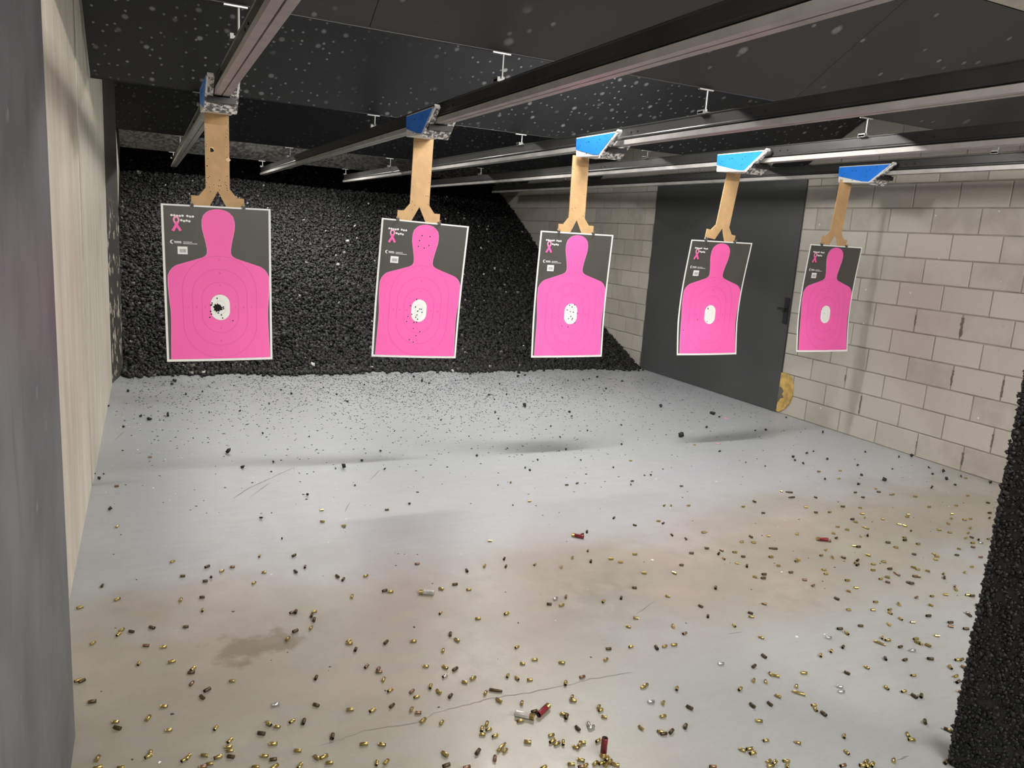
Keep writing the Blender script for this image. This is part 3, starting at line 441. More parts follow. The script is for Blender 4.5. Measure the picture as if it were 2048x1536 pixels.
# right wall of concrete blocks laid in running bond, door opening left free
CH, BL, JT = 0.2032, 0.4064, 0.009
def berm_z(y): return float(np.interp(y, [8.2, 9.12, 11.39, 12.0, 13.03, 14.6], [0.0, 0.40, 1.43, 1.78, 2.31, 3.1]))
DY0, DY1, DZ = 5.735, 8.185, 12 * CH
m_ = MB(); m_.box(XR + 0.004, XR + 0.2, YF, YB, 0, ZC)
wr = tag(m_.build('wall_right', M['mortar']), kind='structure')
def block_mesh(ly):
    b = MB(); hy, hz, c = ly / 2 - JT / 2, CH / 2 - JT / 2, 0.004
    xo, xi = 0.0, 0.014
    b.add([(xi, -hy, -hz), (xi, hy, -hz), (xi, hy, hz), (xi, -hy, hz), (xo + c, -hy, -hz), (xo + c, hy, -hz), (xo + c, hy, hz), (xo + c, -hy, hz),
           (xo, -hy + c, -hz + c), (xo, hy - c, -hz + c), (xo, hy - c, hz - c), (xo, -hy + c, hz - c)],
          [(8, 11, 10, 9)] + [(4 + k, 8 + k, 8 + (k + 1) % 4, 4 + (k + 1) % 4) for k in range(4)] + [(k, 4 + k, 4 + (k + 1) % 4, (k + 1) % 4) for k in range(4)])
    o = b.mesh('concrete_block', M['block'])
    bm = bmesh.new(); bm.from_mesh(o); bmesh.ops.recalc_face_normals(bm, faces=bm.faces); bm.to_mesh(o); bm.free()
    return o
bcache = {}
for row in range(15):
    y = 0.086 + (CH if row % 2 else 0) + 2 * BL
    while y < 13.9:
        segs = [(y, y + BL)]
        if row * CH < DZ - 0.01:
            ns = []
            for a, b2 in segs:
                if b2 <= DY0 or a >= DY1: ns.append((a, b2))
                else:
                    if a < DY0 - 0.03: ns.append((a, DY0))
                    if b2 > DY1 + 0.03: ns.append((DY1, b2))
            segs = ns
        for a, b2 in segs:
            zt = (row + 1) * CH
            if zt < berm_z(a) - 0.03 or a < 1.6 and row > 12: continue
            key = round(b2 - a, 3)
            if key not in bcache: bcache[key] = block_mesh(key)
            o = put('concrete_block', bcache[key], wr, (XR + random.uniform(-0.0025, 0.001), (a + b2) / 2, (row + 0.5) * CH))
        y += BL
# dark voids and pale chips in the joints: small real pits and flakes
vm = MB()
for (y, z, w, h) in ((4.36, 1.12, 0.012, 0.09), (3.93, 1.09, 0.022, 0.15), (4.02, 0.72, 0.016, 0.12), (3.47, 0.70, 0.016, 0.13), (4.63, 0.30, 0.012, 0.16), (3.46, 0.30, 0.012, 0.10), (3.78, 0.13, 0.016, 0.10), (4.20, 0.15, 0.008, 0.06), (5.05, 0.50, 0.010, 0.06)):
    row_ = int(z / CH); off_ = 0.086 + (CH if row_ % 2 else 0); y = off_ + round((y - off_) / BL) * BL; z = (row_ + 0.5) * CH; h = min(h, 0.17)
    n = 9; pts = []
    for k in range(n): pts.append((y + random.uniform(-.4, 1.0) * w * 0.6, z - h / 2 + h * k / (n - 1)))
    for k in range(n): pts.append((y - w / 2 - random.uniform(0, 1.0) * w * 0.6, z + h / 2 - h * k / (n - 1)))
    vm.add([(XR - 0.0032, a, c) for a, c in pts], [tuple(range(len(pts)))])
tag(vm.build('mortar_void', M['void'], wr), kind='stuff')

# charcoal steel door in the right wall
m_ = MB(); m_.box(XR - 0.012, XR + 0.03, DY0 + 0.004, DY1 - 0.004, 0.004, DZ - 0.004)
door = tag(m_.build('door_1', M['door']), kind='structure')
m_ = MB(); m_.box(XR - 0.020, XR - 0.012, DY0 + 0.015, DY0 + 0.075, 0.90, 1.16); lp = m_.build('latch_plate', M['black_steel'], door)
m_ = MB(); m_.box(XR - 0.05, XR - 0.018, DY0 + 0.03, DY0 + 0.055, 1.035, 1.06); m_.box(XR - 0.06, XR - 0.045, DY0 + 0.03, DY0 + 0.12, 1.035, 1.058); m_.build('latch_handle', M['black_steel'], lp)

# tan patch beside the bottom corner of the door
pts = [(5.735, 0.41), (5.66, 0.415), (5.60, 0.39), (5.56, 0.31), (5.55, 0.22), (5.575, 0.13), (5.63, 0.06), (5.70, 0.012), (5.735, 0.012)]
m_ = MB(); m_.prism_x(pts, XR - 0.014, XR - 0.001)
pt = recalc(m_.build('repair_patch', M['foam'])); tag(pt, 'tan foam repair patch on block wall at bottom corner of charcoal door', 'patch')
m_ = MB(); m_.prism_x([(5.735, 0.27), (5.70, 0.265), (5.672, 0.235), (5.685, 0.20), (5.66, 0.17), (5.70, 0.15), (5.735, 0.10)], XR - 0.017, XR - 0.012)
recalc(m_.build('torn_hole', M['void'], pt))

# peeling steel deflector plate where the left wall meets the rubber bank
m_ = MB()
m_.add([(-0.322, 7.79, 0), (-0.236, 8.30, 0), (-0.25, 8.33, 0), (-0.334, 7.80, 0), (-0.322, 7.79, 3.02), (-0.236, 8.30, 3.02), (-0.25, 8.33, 3.02), (-0.334, 7.80, 3.02)],
       [(0, 3, 2, 1), (4, 5, 6, 7), (0, 1, 5, 4), (1, 2, 6, 5), (2, 3, 7, 6), (3, 0, 4, 7)])
tag(m_.build('deflector_plate', M['peel']), 'narrow black steel plate with peeling paint between cream wall and rubber bank', 'plate')

# grey steel side partition in the left foreground
m_ = MB(); m_.box(-0.318, -0.231, -0.9, 2.435, 0.0, 2.885)
bd = tag(m_.build('side_partition', M['divider']), 'scuffed grey steel side partition at the left edge of the firing line', 'partition')

# rubber-faced divider in the right foreground
m_ = MB(); m_.box(2.335, 2.47, 0.35, 1.372, 0.0, 1.95)
rd = tag(m_.build('rubber_divider', M['chunk']), 'black lane divider faced with bonded rubber granules, right foreground', 'partition')
cs = []; ss = []
for (n, fx) in ((15000, lambda: (2.335, rng.uniform(0.52, 1.37), rng.uniform(0.0, 1.94))), (2600, lambda: (rng.uniform(2.335, 2.47), 1.372, rng.uniform(0, 1.94))), (900, lambda: (rng.uniform(2.335, 2.47), rng.uniform(0.4, 1.37), 1.95)), (900, lambda: (2.336 + rng.normal(0, .002), 1.369 + rng.normal(0, 0.004), rng.uniform(0.01, 1.94)))):
    for _ in range(n):
        cs.append(fx()); ss.append(rng.uniform(0.006, 0.013))
tag(put('granule_facing', chunk_mesh('granule_facing', np.array(cs), np.array(ss), M['granule']), rd), kind='stuff')

# ------------------------------------------------------------------ ceiling baffles
SL = 0.578
def baffle(name, label, ye, ze, ztop, mat, cuts, x0=-0.303, x1=XR - 0.012):
    yu = ye - (ztop - ze) / SL
    ny, nz = SL / math.hypot(1, SL), 1 / math.hypot(1, SL)
    root = empty(name, ((x0 + x1) / 2, ye, ze)); tag(root, label, 'ceiling baffle', 'slanted baffles under the ceiling')
    xs = [x0] + cuts + [x1]
    for a, b2 in zip(xs[:-1], xs[1:]):
        s = MB(); t = 0.028
        poly = [(ye, ze), (yu, ztop), (yu + ny * t, ztop + nz * t * 0 + 0.0 + t * 0.9), (ye + ny * t, ze + nz * t)]
        s.prism_x([(p - ye, q - ze) for p, q in poly], a + 0.0015 - root.location.x, b2 - 0.0015 - root.location.x)
        recalc(s.build('steel_sheet', mat, root))
    s = MB(); s.box(x0 - root.location.x, x1 - root.location.x, -0.0015, 0.012, -0.002, 0.010)
    s.build('edge_strip', M['black_steel'], root)
    return root
baffle('ceiling_baffle', 'nearest black slanted ceiling baffle, above the firing line, with a sheet joint', 3.54, 2.435, 2.885, M['baffle_near'], [0.897, 3.337])
baffle('ceiling_baffle', 'second black ceiling baffle, just beyond the targets, peppered with grey splash marks', 5.84, 2.392, ZC, M['baffle'], [])
baffle('ceiling_baffle', 'third, darker ceiling baffle over the foot of the rubber bank', 9.60, 2.415, ZC, M['baffle_far'], [])
baffle('ceiling_baffle', 'farthest ceiling baffle, mottled grey band above the rubber bank', 12.0, 2.392, ZC, M['baffle_mottled'], [])

# lamp housings above the strip lamps
for i, (x, y, z, p, ln, tilt) in enumerate(LAMPS):
    top = 2.885 if y < 2.75 else ZC
    s = MB(); s.prism_x([(-0.09, 0), (-0.05, 0.05), (0.05, 0.05), (0.09, 0), (0.08, -0.006), (-0.08, -0.006)], -ln / 2 - 0.03, ln / 2 + 0.03)
    lb = recalc(s.build('strip_light', M['lamp_body'])); lb.location = (x, y, z); lb.rotation_euler = (math.radians(tilt), 0, 0); bpy.context.view_layer.update()
    tag(lb, ('white strip light over the firing line', 'white strip light hidden between first and second ceiling baffle', 'white strip light hidden between second and third ceiling baffle', 'white strip light hidden before the farthest ceiling baffle')[i], 'light', 'strip lights between the baffles')
    if i in (1, 2):
        for dy in (-0.066, 0.066):
            s = MB(); s.tube([(-ln / 2, dy, -0.020), (ln / 2, dy, -0.020)], 0.012, 10); s.build('lamp_tube', M['tube%d' % i], lb)
    for dx in (-0.4, 0.4):
        s = MB(); s.tube([(x + dx, y, z + 0.02), (x + dx, y, top - 0.006)], 0.006, 6); dr = s.build('drop_rod', M['steel'], lb); dr.matrix_parent_inverse = lb.matrix_world.inverted()

# ------------------------------------------------------------------ rubber bank
nx, ny_ = 60, 70
ys = np.linspace(8.25, 14.6, ny_); xs = np.linspace(XL - 0.02, XR + 0.01, nx)
bv = []; bf = []
for j, y in enumerate(ys):
    for x in xs:
        bv.append((x, y, berm_z(y) - 0.012 + 0.03 * math.sin(x * 1.7 + y) * math.sin(y * 2.1) * min(1, (y - 8.25))))
for j in range(ny_ - 1):
    for i in range(nx - 1):
        a = j * nx + i; bf.append((a, a + 1, a + nx + 1, a + nx))
NB = 70000
u = rng.random(NB); yb = 8.22 + 6.3 * u ** 1.35
xb = rng.uniform(XL + 0.02, XR - 0.015, NB)
zb = np.interp(yb, [8.2, 9.12, 11.39, 12.0, 13.03, 14.6], [0.0, 0.40, 1.43, 1.78, 2.31, 3.1])
zb = zb + 0.03 * np.sin(xb * 1.7 + yb) * np.sin(yb * 2.1) * np.clip(yb - 8.25, 0, 1) + rng.uniform(-0.004, 0.014, NB)
sb = np.clip(np.exp(rng.normal(math.log(0.021), 0.36, NB)), 0.009, 0.052)
xe = rng.uniform(-0.22, XR - 0.03, 1500); ye_ = 8.24 + 0.05 * np.sin(xe * 3.1) + 0.04 * np.sin(xe * 9) - np.abs(rng.normal(0, 0.07, 1500)); se = rng.uniform(0.012, 0.038, 1500)
cen = np.concatenate([np.stack([xb, yb, zb], 1), np.stack([xe, ye_, se * 0.4], 1)])
bk = xb.copy()
me = chunk_mesh('rubber_bank', cen, np.concatenate([sb, se]), M['rubber'], base=(bv, bf))
tag(put('rubber_bank', me), 'sloping bank of loose black rubber chunks at the end of the range', 'rubber bank', kind='stuff')

# ------------------------------------------------------------------ overhead rails
RAILS = [(0.362, 2.300), (1.545, 2.300), (2.752, 2.303), (3.968, 2.318), (5.225, 2.350)]
ORD = ['leftmost', 'second from left', 'middle', 'second from right', 'rightmost']
EDGES = [(3.54, 2.435), (5.84, 2.392), (9.60, 2.415), (12.0, 2.392)]
web_poly = [(-0.024, 0), (0.024, 0), (0.024, -0.004), (0.020, -0.007), (0.020, -0.058), (0.026, -0.064), (0.026, -0.072), (0.015, -0.074), (0.015, -0.084), (-0.015, -0.084), (-0.015, -0.074), (-0.026, -0.072), (-0.026, -0.064), (-0.020, -0.058), (-0.020, -0.007), (-0.024, -0.004)]
track_poly = [(-0.036, -0.082), (0.036, -0.082), (0.036, -0.110), (0.0035, -0.110), (0.0025, -0.098), (-0.0025, -0.098), (-0.0035, -0.110), (-0.036, -0.110)]
def sweep(poly, y0, y1): s = MB(); s.prism_y(poly, y0, y1); return s
web_me = recalc(sweep(web_poly, 0, 12.6).build('tmp', M['web'])); track_me = recalc(sweep(track_poly, 0, 12.6).build('tmp', M['track']))
wm, tm = web_me.data, track_me.data
bpy.data.objects.remove(web_me); bpy.data.objects.remove(track_me)
wm.name = 'rail_web'; tm.name = 'rail_track'
s = MB(); s.tube([(-0.0205, 0, 0), (-0.0245, 0, 0)], 0.006, 8); bolt_me = s.mesh('bolt', M['black_steel'])
for i, (rx, rz) in enumerate(RAILS):
    root = empty('target_rail', (rx, -0.55, rz))
    tag(root, 'dark overhead target rail with pale track underneath, %s of five' % ORD[i], 'rail', 'overhead target rails')
    put('rail_web', wm, root); put('rail_track', tm, root)
    for yb_ in (3.05, 3.15, 4.15, 4.22, 6.5, 6.57, 9.0, 9.07): put('bolt', bolt_me, root, (0, yb_ + 0.55, -0.036))
    for k, (ye, ze) in enumerate(EDGES):
        # top plate under the baffle edge, drop rod and clamp on the rail
        if k == 3 and i > 2: continue
        s = MB(); dz = ze - rz - 0.006; yy = ye + 0.55 - 0.006
        s.box(-0.062, 0.030, yy - 0.008, yy + 0.008, dz - 0.006, dz); tp = s.build('hanger_plate', M['steel'], root)
        s = MB(); s.tube([(-0.005, yy, dz - 0.004), (-0.005, yy, 0.012)], 0.0045, 8); s.build('hanger_rod', M['steel'], root)
        s = MB(); s.box(-0.040, 0.030, yy - 0.022, yy + 0.022, 0.0, 0.010); s.box(-0.040, -0.026, yy - 0.025, yy + 0.025, -0.004, 0.018)
        s.tube([(-0.005, yy, 0.010), (-0.005, yy, 0.024)], 0.011, 6); s.build('rail_clamp', M['clamp'], root)

# ------------------------------------------------------------------ carriers with their forked hangers
TG = {1: (0.3653, 1.6393, 4.7692, -0.0197, -0.0136, 0.0087), 2: (1.6201, 1.6348, 4.7855, 0.0254, -0.0132, 0.0787), 3: (2.7408, 1.6360, 4.7965, -0.0086, -0.0119, 0.0402),
      4: (3.9959, 1.6505, 4.7591, -0.0116, -0.0183, 0.0786), 5: (5.1786, 1.6824, 4.7391, -0.0077, -0.0159, 0.0248)}
ARM = {1: ((0.3661, 2.1535), (0.371, 1.6524)), 2: ((1.5811, 2.1563), (1.569, 1.6516)), 3: ((2.7214, 2.1522), (2.7275, 1.6426)), 4: ((4.0384, 2.1764), (3.9762, 1.6709)), 5: ((5.1867, 2.2047), (5.1486, 1.6986))}
def arm_mesh(seed, holes):
    L = 0.525
    poly = [(-0.064, 0.004), (-0.064, -0.415), (-0.1015, -0.462), (-0.141, -0.462), (-0.141, -L), (-0.049, -L), (0, -0.43), (0.049, -L), (0.141, -L), (0.141, -0.462), (0.1015, -0.462), (0.064, -0.415), (0.064, 0.004)]
    bm = bmesh.new()
    vs = [bm.verts.new((x, 0, z)) for x, z in poly]; f = bm.faces.new(vs)
    r = bmesh.ops.extrude_face_region(bm, geom=[f])
    bmesh.ops.translate(bm, verts=[v for v in r['geom'] if isinstance(v, bmesh.types.BMVert)], vec=(0, 0.008, 0))
    bmesh.ops.triangulate(bm, faces=[q for q in bm.faces if len(q.verts) > 4]); bmesh.ops.recalc_face_normals(bm, faces=bm.faces)
    me = bpy.data.meshes.new('hanger_arm'); bm.to_mesh(me); bm.free(); me.materials.append(M['tan']); return me
def disc(s, x, z, r, y, n=7, mi=0, jit=0.25):
    p = [(x + r * random.uniform(1 - jit, 1 + jit) * math.cos(2 * math.pi * k / n), y, z + r * random.uniform(1 - jit, 1 + jit) * math.sin(2 * math.pi * k / n)) for k in range(n)]
    s.add(p, [tuple(range(n))], mi)
for k in range(1, 6):
    rx, rz = RAILS[k - 1]; Y0 = TG[k][2]
    root = empty('target_carrier', (rx, Y0, rz - 0.158))
    yo = 4.79 - Y0                              # carrier nose and tail relative to the target plane
    tag(root, ['blue and white target carrier seen end on, leftmost, its tan fork full of bullet holes', 'dark blue target carrier in shadow, second from left, tan fork', 'blue target carrier with tan fork, middle of five', 'bright blue and white target carrier with tan fork in front of charcoal door', 'bright blue and white target carrier with tan fork against block wall, rightmost'][k - 1], 'target carrier', 'target carriers on the rails')
    prof = [(0.0, 0.0), (0.012, 0.125), (-0.49, 0.125), (-0.505, 0.112), (-0.31, -0.012)]
    prof = [(a + yo, z) for a, z in prof]
    for sx, nm in ((-1, 'side_panel'), (1, 'side_panel')):
        s = MB(); s.prism_x(prof, sx * 0.079, sx * 0.070); sp = recalc(s.build(nm, M['white_plastic'], root))
        dec = [(0.006, 0.048), (0.011, 0.119), (-0.478, 0.119), (-0.300, -0.004), (-0.235, 0.000)]
        s = MB(); s.prism_x([(a + yo, z) for a, z in dec], sx * 0.0812, sx * 0.0785); bl = recalc(s.build('blue_decal', M['blue'], sp))
        s = MB()
        for a, z in ((-0.05, 0.07), (-0.028, 0.055), (-0.13, 0.085), (-0.155, 0.088), (-0.168, 0.084), (-0.27, 0.075), (-0.30, 0.090), (-0.36, 0.108), (-0.27, 0.035), (-0.14, 0.012)):
            s.tube([(sx * 0.0805, a + yo, z), (sx * 0.0822, a + yo, z)], 0.0038, 6)
        tag(s.build('rivets', M['rivet'], sp), kind='stuff')
    # slanted spattered nose plate with the slot for the rail
    def nose(t, x): return (x, yo - 0.505 + t * 0.195, 0.125 - t * 0.150)
    s = MB()
    for (xa, xb2, t0, t1) in ((-0.080, -0.041, 0.0, 1.0), (0.041, 0.082, 0.22, 1.0), (-0.041, 0.041, 0.56, 1.0)):
        a = [nose(t0, xa), nose(t0, xb2), nose(t1, xb2), nose(t1, xa)]
        b2 = [(p[0], p[1] + 0.010, p[2]) for p in a]
        s.add(a + b2, [(0, 1, 2, 3), (7, 6, 5, 4), (0, 4, 5, 1), (1, 5, 6, 2), (2, 6, 7, 3), (3, 7, 4, 0)])
    recalc(s.build('nose_plate', M['speckle'], root))
    s = MB(); s.tube([(-0.075, yo - 0.495, 0.126), (-0.046, yo - 0.495, 0.126)], 0.011, 8); s.build('nose_roller', M['white_plastic'], root)
    s = MB(); s.box(-0.070, 0.070, yo - 0.30, yo, 0.000, 0.010); s.build('bottom_plate', M['white_plastic'], root)
    s = MB(); s.box(-0.070, 0.070, yo - 0.40, yo - 0.01, 0.012, 0.040); s.build('trolley', M['black_steel'], root)
    # tan fork
    (ax, az), (bx, bz) = ARM[k]
    am = put('hanger_arm', arm_mesh(k, 0), root, (ax - rx, 0.006, az - (rz - 0.158)))
    am.rotation_euler = (0, -math.atan2(bx - ax, az - bz) * -1 if False else math.atan2(-(bx - ax), az - bz) * -1 * -1, 0)
    holes = {1: 28, 2: 9, 3: 16, 4: 12, 5: 4}[k]
    s = MB(); s2 = MB()
    for q in range(holes):
        if q % 2 == 0: x, z = random.choice((-1, 1)) * random.uniform(0.045, 0.058), random.uniform(-0.40, -0.05)
        else: x, z = random.uniform(-0.06, 0.06), random.uniform(-0.46, -0.34)
        if z < -0.43 and abs(x) < 0.03: x += 0.045
        disc(s2, x + 0.001, z + 0.001, 0.0048, -0.0006); disc(s, x, z, 0.0030, -0.0012)
    if k == 1: disc(s2, -0.028, -0.205, 0.014, -0.0006); disc(s, -0.029, -0.207, 0.0105, -0.0012, 9, 0, 0.4); disc(s2, 0.058, -0.255, 0.012, -0.0008, 9, 0, 0.4)
    tag(s2.build('splinters', M['tan_edge'], am), kind='stuff'); tag(s.build('bullet_holes', M['hole'], am), kind='stuff')

# ------------------------------------------------------------------ paper targets
PW, PH = 0.584, 0.889
SIL = [(.016, .0), (.018, .02), (.024, .042), (.035, .060), (.055, .078), (.080, .0855), (.105, .0867), (.130, .085), (.155, .080), (.185, .073), (.215, .067), (.24, .0628), (.262, .0625), (.272, .066), (.280, .072), (.290, .088), (.305, .132), (.32, .178), (.333, .218), (.34, .233), (.352, .248), (.37, .262), (.395, .2725), (.45, .274), (.52, .270), (.59, .264), (.65, .2635), (.72, .266), (.80, .269), (.875, .271)]
SIL2 = []
for (a, w), (b2, w2) in zip(SIL[:-1], SIL[1:]):
    n = max(1, int((b2 - a) / 0.016))
    for q in range(n): SIL2.append((a + (b2 - a) * q / n, w + (w2 - w) * q / n))
SIL2.append(SIL[-1])
font = bpy.data.curves.new('numeral', 'FONT')
def numeral_mesh(ch, h):
    cu = bpy.data.curves.new('numeral', 'FONT'); cu.body = ch; cu.size = h * 1.45; cu.align_x = 'CENTER'; cu.align_y = 'CENTER'; cu.resolution_u = 2
    o = bpy.data.objects.new('tmp', cu); COL.objects.link(o)
    me = bpy.data.meshes.new_from_object(o); bpy.data.objects.remove(o); return [tuple(v.co) for v in me.vertices], [tuple(p.vertices) for p in me.polygons]
NUM = {c: numeral_mesh(c, 0.010) for c in '789X'}
def stadium(hw, hh, n=40):
    out = []
    for q in range(n):
        a = 2 * math.pi * q / n; sx_, sz = math.cos(a), math.sin(a)
        out.append((hw * sx_, (hh - hw) * (1 if sz >= 0 else -1) + hw * sz))
    return out
CV = -0.575
def make_target(k):
    X0, Z0, Y0, roll, yaw, pitch = TG[k]
    cr, sr, cy, sy, cp, sp_ = math.cos(roll), math.sin(roll), math.cos(yaw), math.sin(yaw), math.cos(pitch), math.sin(pitch)
    ex = Vector((cr * cy, cr * sy + sr * sp_, -sr * cp)).normalized(); ez = Vector((sr * cy, sr * sy - cr * sp_, cr * cp)); ez = (ez - ex * ez.dot(ex)).normalized(); ey = ez.cross(ex)
    mw = Matrix(((ex.x, ey.x, ez.x, X0), (ex.y, ey.y, ez.y, Y0), (ex.z, ey.z, ez.z, Z0), (0, 0, 0, 1)))
    curl = {1: 0.006, 2: 0.010, 3: 0.012, 4: 0.030, 5: 0.022}[k]
    def bend(x, z, off):
        t = -z / PH
        y = curl * math.sin(math.pi * min(t, 1) * 1.15) * (0.6 + 0.8 * t) - 0.010 * math.cos(x / PW * 3.0) * t - curl * 1.5 * max(0, t - 0.72)
        return (x, y - off, z)
    labels = ['pink silhouette paper target, leftmost, a ragged black hole shot through its white centre', 'pink silhouette paper target, second from left, with six bullet holes in the head', 'pink silhouette paper target, middle of five, partly over the block wall', 'pink silhouette paper target hanging before the charcoal door', 'pink silhouette paper target hanging before the block wall, rightmost']
    def rows(zs, wfun, cols, off):
        s = MB(); vs = []; fs = []
        for z in zs:
            l, r = wfun(z)
            for c in range(cols + 1): vs.append(bend(l + (r - l) * c / cols, z, off))
        for j in range(len(zs) - 1):
            for c in range(cols): a = j * (cols + 1) + c; fs.append((a, a + cols + 1, a + cols + 2, a + 1))
        s.add(vs, fs); return s
    zs = [-PH * j / 56 for j in range(57)]
    sheet = rows(zs, lambda z: (-PW / 2, PW / 2), 12, 0).build('paper_target', M['paper'])
    sheet.matrix_world = mw
    tag(sheet, labels[k - 1], 'paper target', 'paper targets')
    rows([-.009 - (.875 - .009) * j / 56 for j in range(57)], lambda z: (-PW / 2 + .012, PW / 2 - .012), 12, 0.0005).build('dark_background', M['dark_print'], sheet)
    rim = {round(-v, 6): w for v, w in SIL2}
    cx = 0.004
    rows([-v for v, w in SIL2], lambda z: (cx - rim[round(z, 6)] - .0022, cx + rim[round(z, 6)] + .0022), 10, 0.0009).build('pale_outline', M['pink_pale'], sheet)
    sil = rows([-v for v, w in SIL2], lambda z: (cx - rim[round(z, 6)], cx + rim[round(z, 6)]), 10, 0.0013).build('pink_silhouette', M['pink'], sheet)
    # white centre, score rings and numerals
    def oval(hw, hh, off, mat, name, par):
        zz = [CV + hh - 2 * hh * (0.5 - 0.5 * math.cos(math.pi * j / 24)) for j in range(25)]
        def wf(z):
            d = max(0, abs(z - CV) - (hh - hw)); w = math.sqrt(max(0, hw * hw - d * d)); return cx - w, cx + w
        return rows(zz, wf, 6, off).build(name, mat, par)
    oval(.0525, .075, 0.0016, M['grey_line'], 'centre_rim', sil)
    ctr = oval(.051, .0735, 0.0020, M['white_print'], 'white_centre', sil)
    def ring(hw, hh, off, wd, mat, name, par):
        a = stadium(hw, hh, 72); b2 = stadium(hw - wd, hh - wd, 72); s = MB()
        s.add([bend(cx + x, CV + z, off) for x, z in a] + [bend(cx + x, CV + z, off) for x, z in b2], [(q, 72 + q, 72 + (q + 1) % 72, (q + 1) % 72) for q in range(72)])
        return s.build(name, mat, par)
    for hw, hh in ((.100, .147), (.150, .221), (.2015, .296)): ring(hw, hh, 0.0017, 0.0011, M['pink_line'], 'score_ring', sil)
    ring(.026, .039, 0.0024, 0.0012, M['grey_line'], 'score_ring', ctr)
    s = MB()
    for ch, x, z in [('9', -.083, CV), ('9', .083, CV), ('8', -.129, CV), ('8', .129, CV), ('7', -.172, CV), ('7', .172, CV), ('7', 0, -.305), ('8', 0, -.379), ('9', 0, -.448), ('9', 0, -.697), ('8', 0, -.771), ('7', 0, -.834)]:
        vs, fs = NUM[ch]; s.add([bend(cx + x + v[0], z + v[1], 0.0018) for v in vs], fs)
    s.build('score_numerals', M['pink_line'], sil)
    vs, fs = NUM['X']; s = MB(); s.add([bend(cx + v[0], CV + v[1], 0.0024) for v in vs], fs); s.build('centre_mark', M['grey_line'], ctr)
    # print in the upper left corner: beaded lettering, ribbon, maker's line, barcode
    s = MB(); s2 = MB()
    beads = [(-.239 + .0141 * q, -.0605 - (0, .001, .003, .003, .001)[q]) for q in range(5)] + [(-.158 + .0145 * q, -.0615 - (0, .003, .002)[q]) for q in range(3)] + [(-.1895 + .0138 * q, -.0865 - (0, .004, .001, .004)[q]) for q in range(4)]
    for q, (x, z) in enumerate(beads):
        s.add([bend(x + .0066 * math.cos(a * math.pi / 5), z + .0062 * math.sin(a * math.pi / 5), 0.0010) for a in range(10)], [tuple(range(10))])
        if q in (1, 2, 3, 5, 6, 7, 10, 11): s2.add([bend(x + .0022 * math.cos(a * math.pi / 3) + .0008, z + .0017 * math.sin(a * math.pi / 3), 0.0014) for a in range(6)], [tuple(range(6))])
    be = s.build('beaded_lettering', M['white_print'], sheet); s2.build('letter_counters', M['grey_line'], be)
    s = MB(); rcx, rcz = -.216, -.085
    path = []
    for q in range(25):
        a = math.radians(-62 + q * (304 / 24.0))
        path.append((rcx + .0125 * math.cos(a) , rcz + .0155 * math.sin(a)))
    leg1 = [(rcx - .019, rcz - .062), (rcx + .0075, rcz - .013)]; leg2 = [(rcx + .021, rcz - .060), (rcx - .0075, rcz - .013)]
    def strip(pts, w, off):
        L_ = []; R_ = []
        for q, p in enumerate(pts):
            a = pts[max(q - 1, 0)]; b2 = pts[min(q + 1, len(pts) - 1)]; dx, dz = b2[0] - a[0], b2[1] - a[1]; l = math.hypot(dx, dz); nx_, nz_ = -dz / l * w / 2, dx / l * w / 2
            L_.append(bend(p[0] + nx_, p[1] + nz_, off)); R_.append(bend(p[0] - nx_, p[1] - nz_, off))
        n = len(pts); s.add(L_ + R_, [(q, q + 1, n + q + 1, n + q) for q in range(n - 1)])
    strip(path, .009, 0.0016); rb = s.build('ribbon_emblem', M['pink_pale'], sheet)
    s = MB(); strip(leg1, .014, 0.0019); strip(leg2, .014, 0.0022); s.build('ribbon_tails', M['pink'], rb)
    s = MB()
    out = [(-.2405 + .0110 * math.cos(math.radians(a)), -.207 + .0110 * math.sin(math.radians(a))) for a in range(60, 301, 20)]
    inn = [(-.2365 + .0085 * math.cos(math.radians(a)), -.207 + .0085 * math.sin(math.radians(a))) for a in range(290, 69, -20)]
    s.add([bend(x, z, 0.0011) for x, z in out + inn], [tuple(range(len(out + inn)))])
    for x0, x1, z, h in ((-.231, -.194, -.2045, .0042), (-.229, -.192, -.2115, .0042), (-.184, -.137, -.2065, .0035), (-.184, -.110, -.2150, .0032)):
        # rows of tiny illegible characters: short dashes
        nn = int((x1 - x0) / 0.0042)
        for q in range(nn):
            xa = x0 + (x1 - x0) * q / nn; xb2 = xa + (x1 - x0) / nn * 0.86
            s.add([bend(xa, z - h / 2, .0011), bend(xb2, z - h / 2, .0011), bend(xb2, z + h / 2, .0011), bend(xa, z + h / 2, .0011)], [(0, 1, 2, 3)])
    s.build('maker_line', M['white_print'], sheet)
    s = MB(); s.add([bend(-.2145, -.2745, .0010), bend(-.1625, -.2745, .0010), bend(-.1625, -.232, .0010), bend(-.2145, -.232, .0010)], [(0, 1, 2, 3)]); bc = s.build('barcode_label', M['white_print'], sheet)
    s = MB(); x = -.204
    for w in (1, 2, 1, 1, 3, 1, 2, 1, 1, 2, 3, 1, 1, 2):
        w2 = w * .00085
        s.add([bend(x, -.265, .0015), bend(x + w2, -.265, .0015), bend(x + w2, -.245, .0015), bend(x, -.245, .0015)], [(0, 1, 2, 3)]); x += w2 + .00115
    s.build('barcode_bars', M['bar_print'], bc)
    # bullet holes: dark openings with a torn pale rim
    s = MB(); s2 = MB()
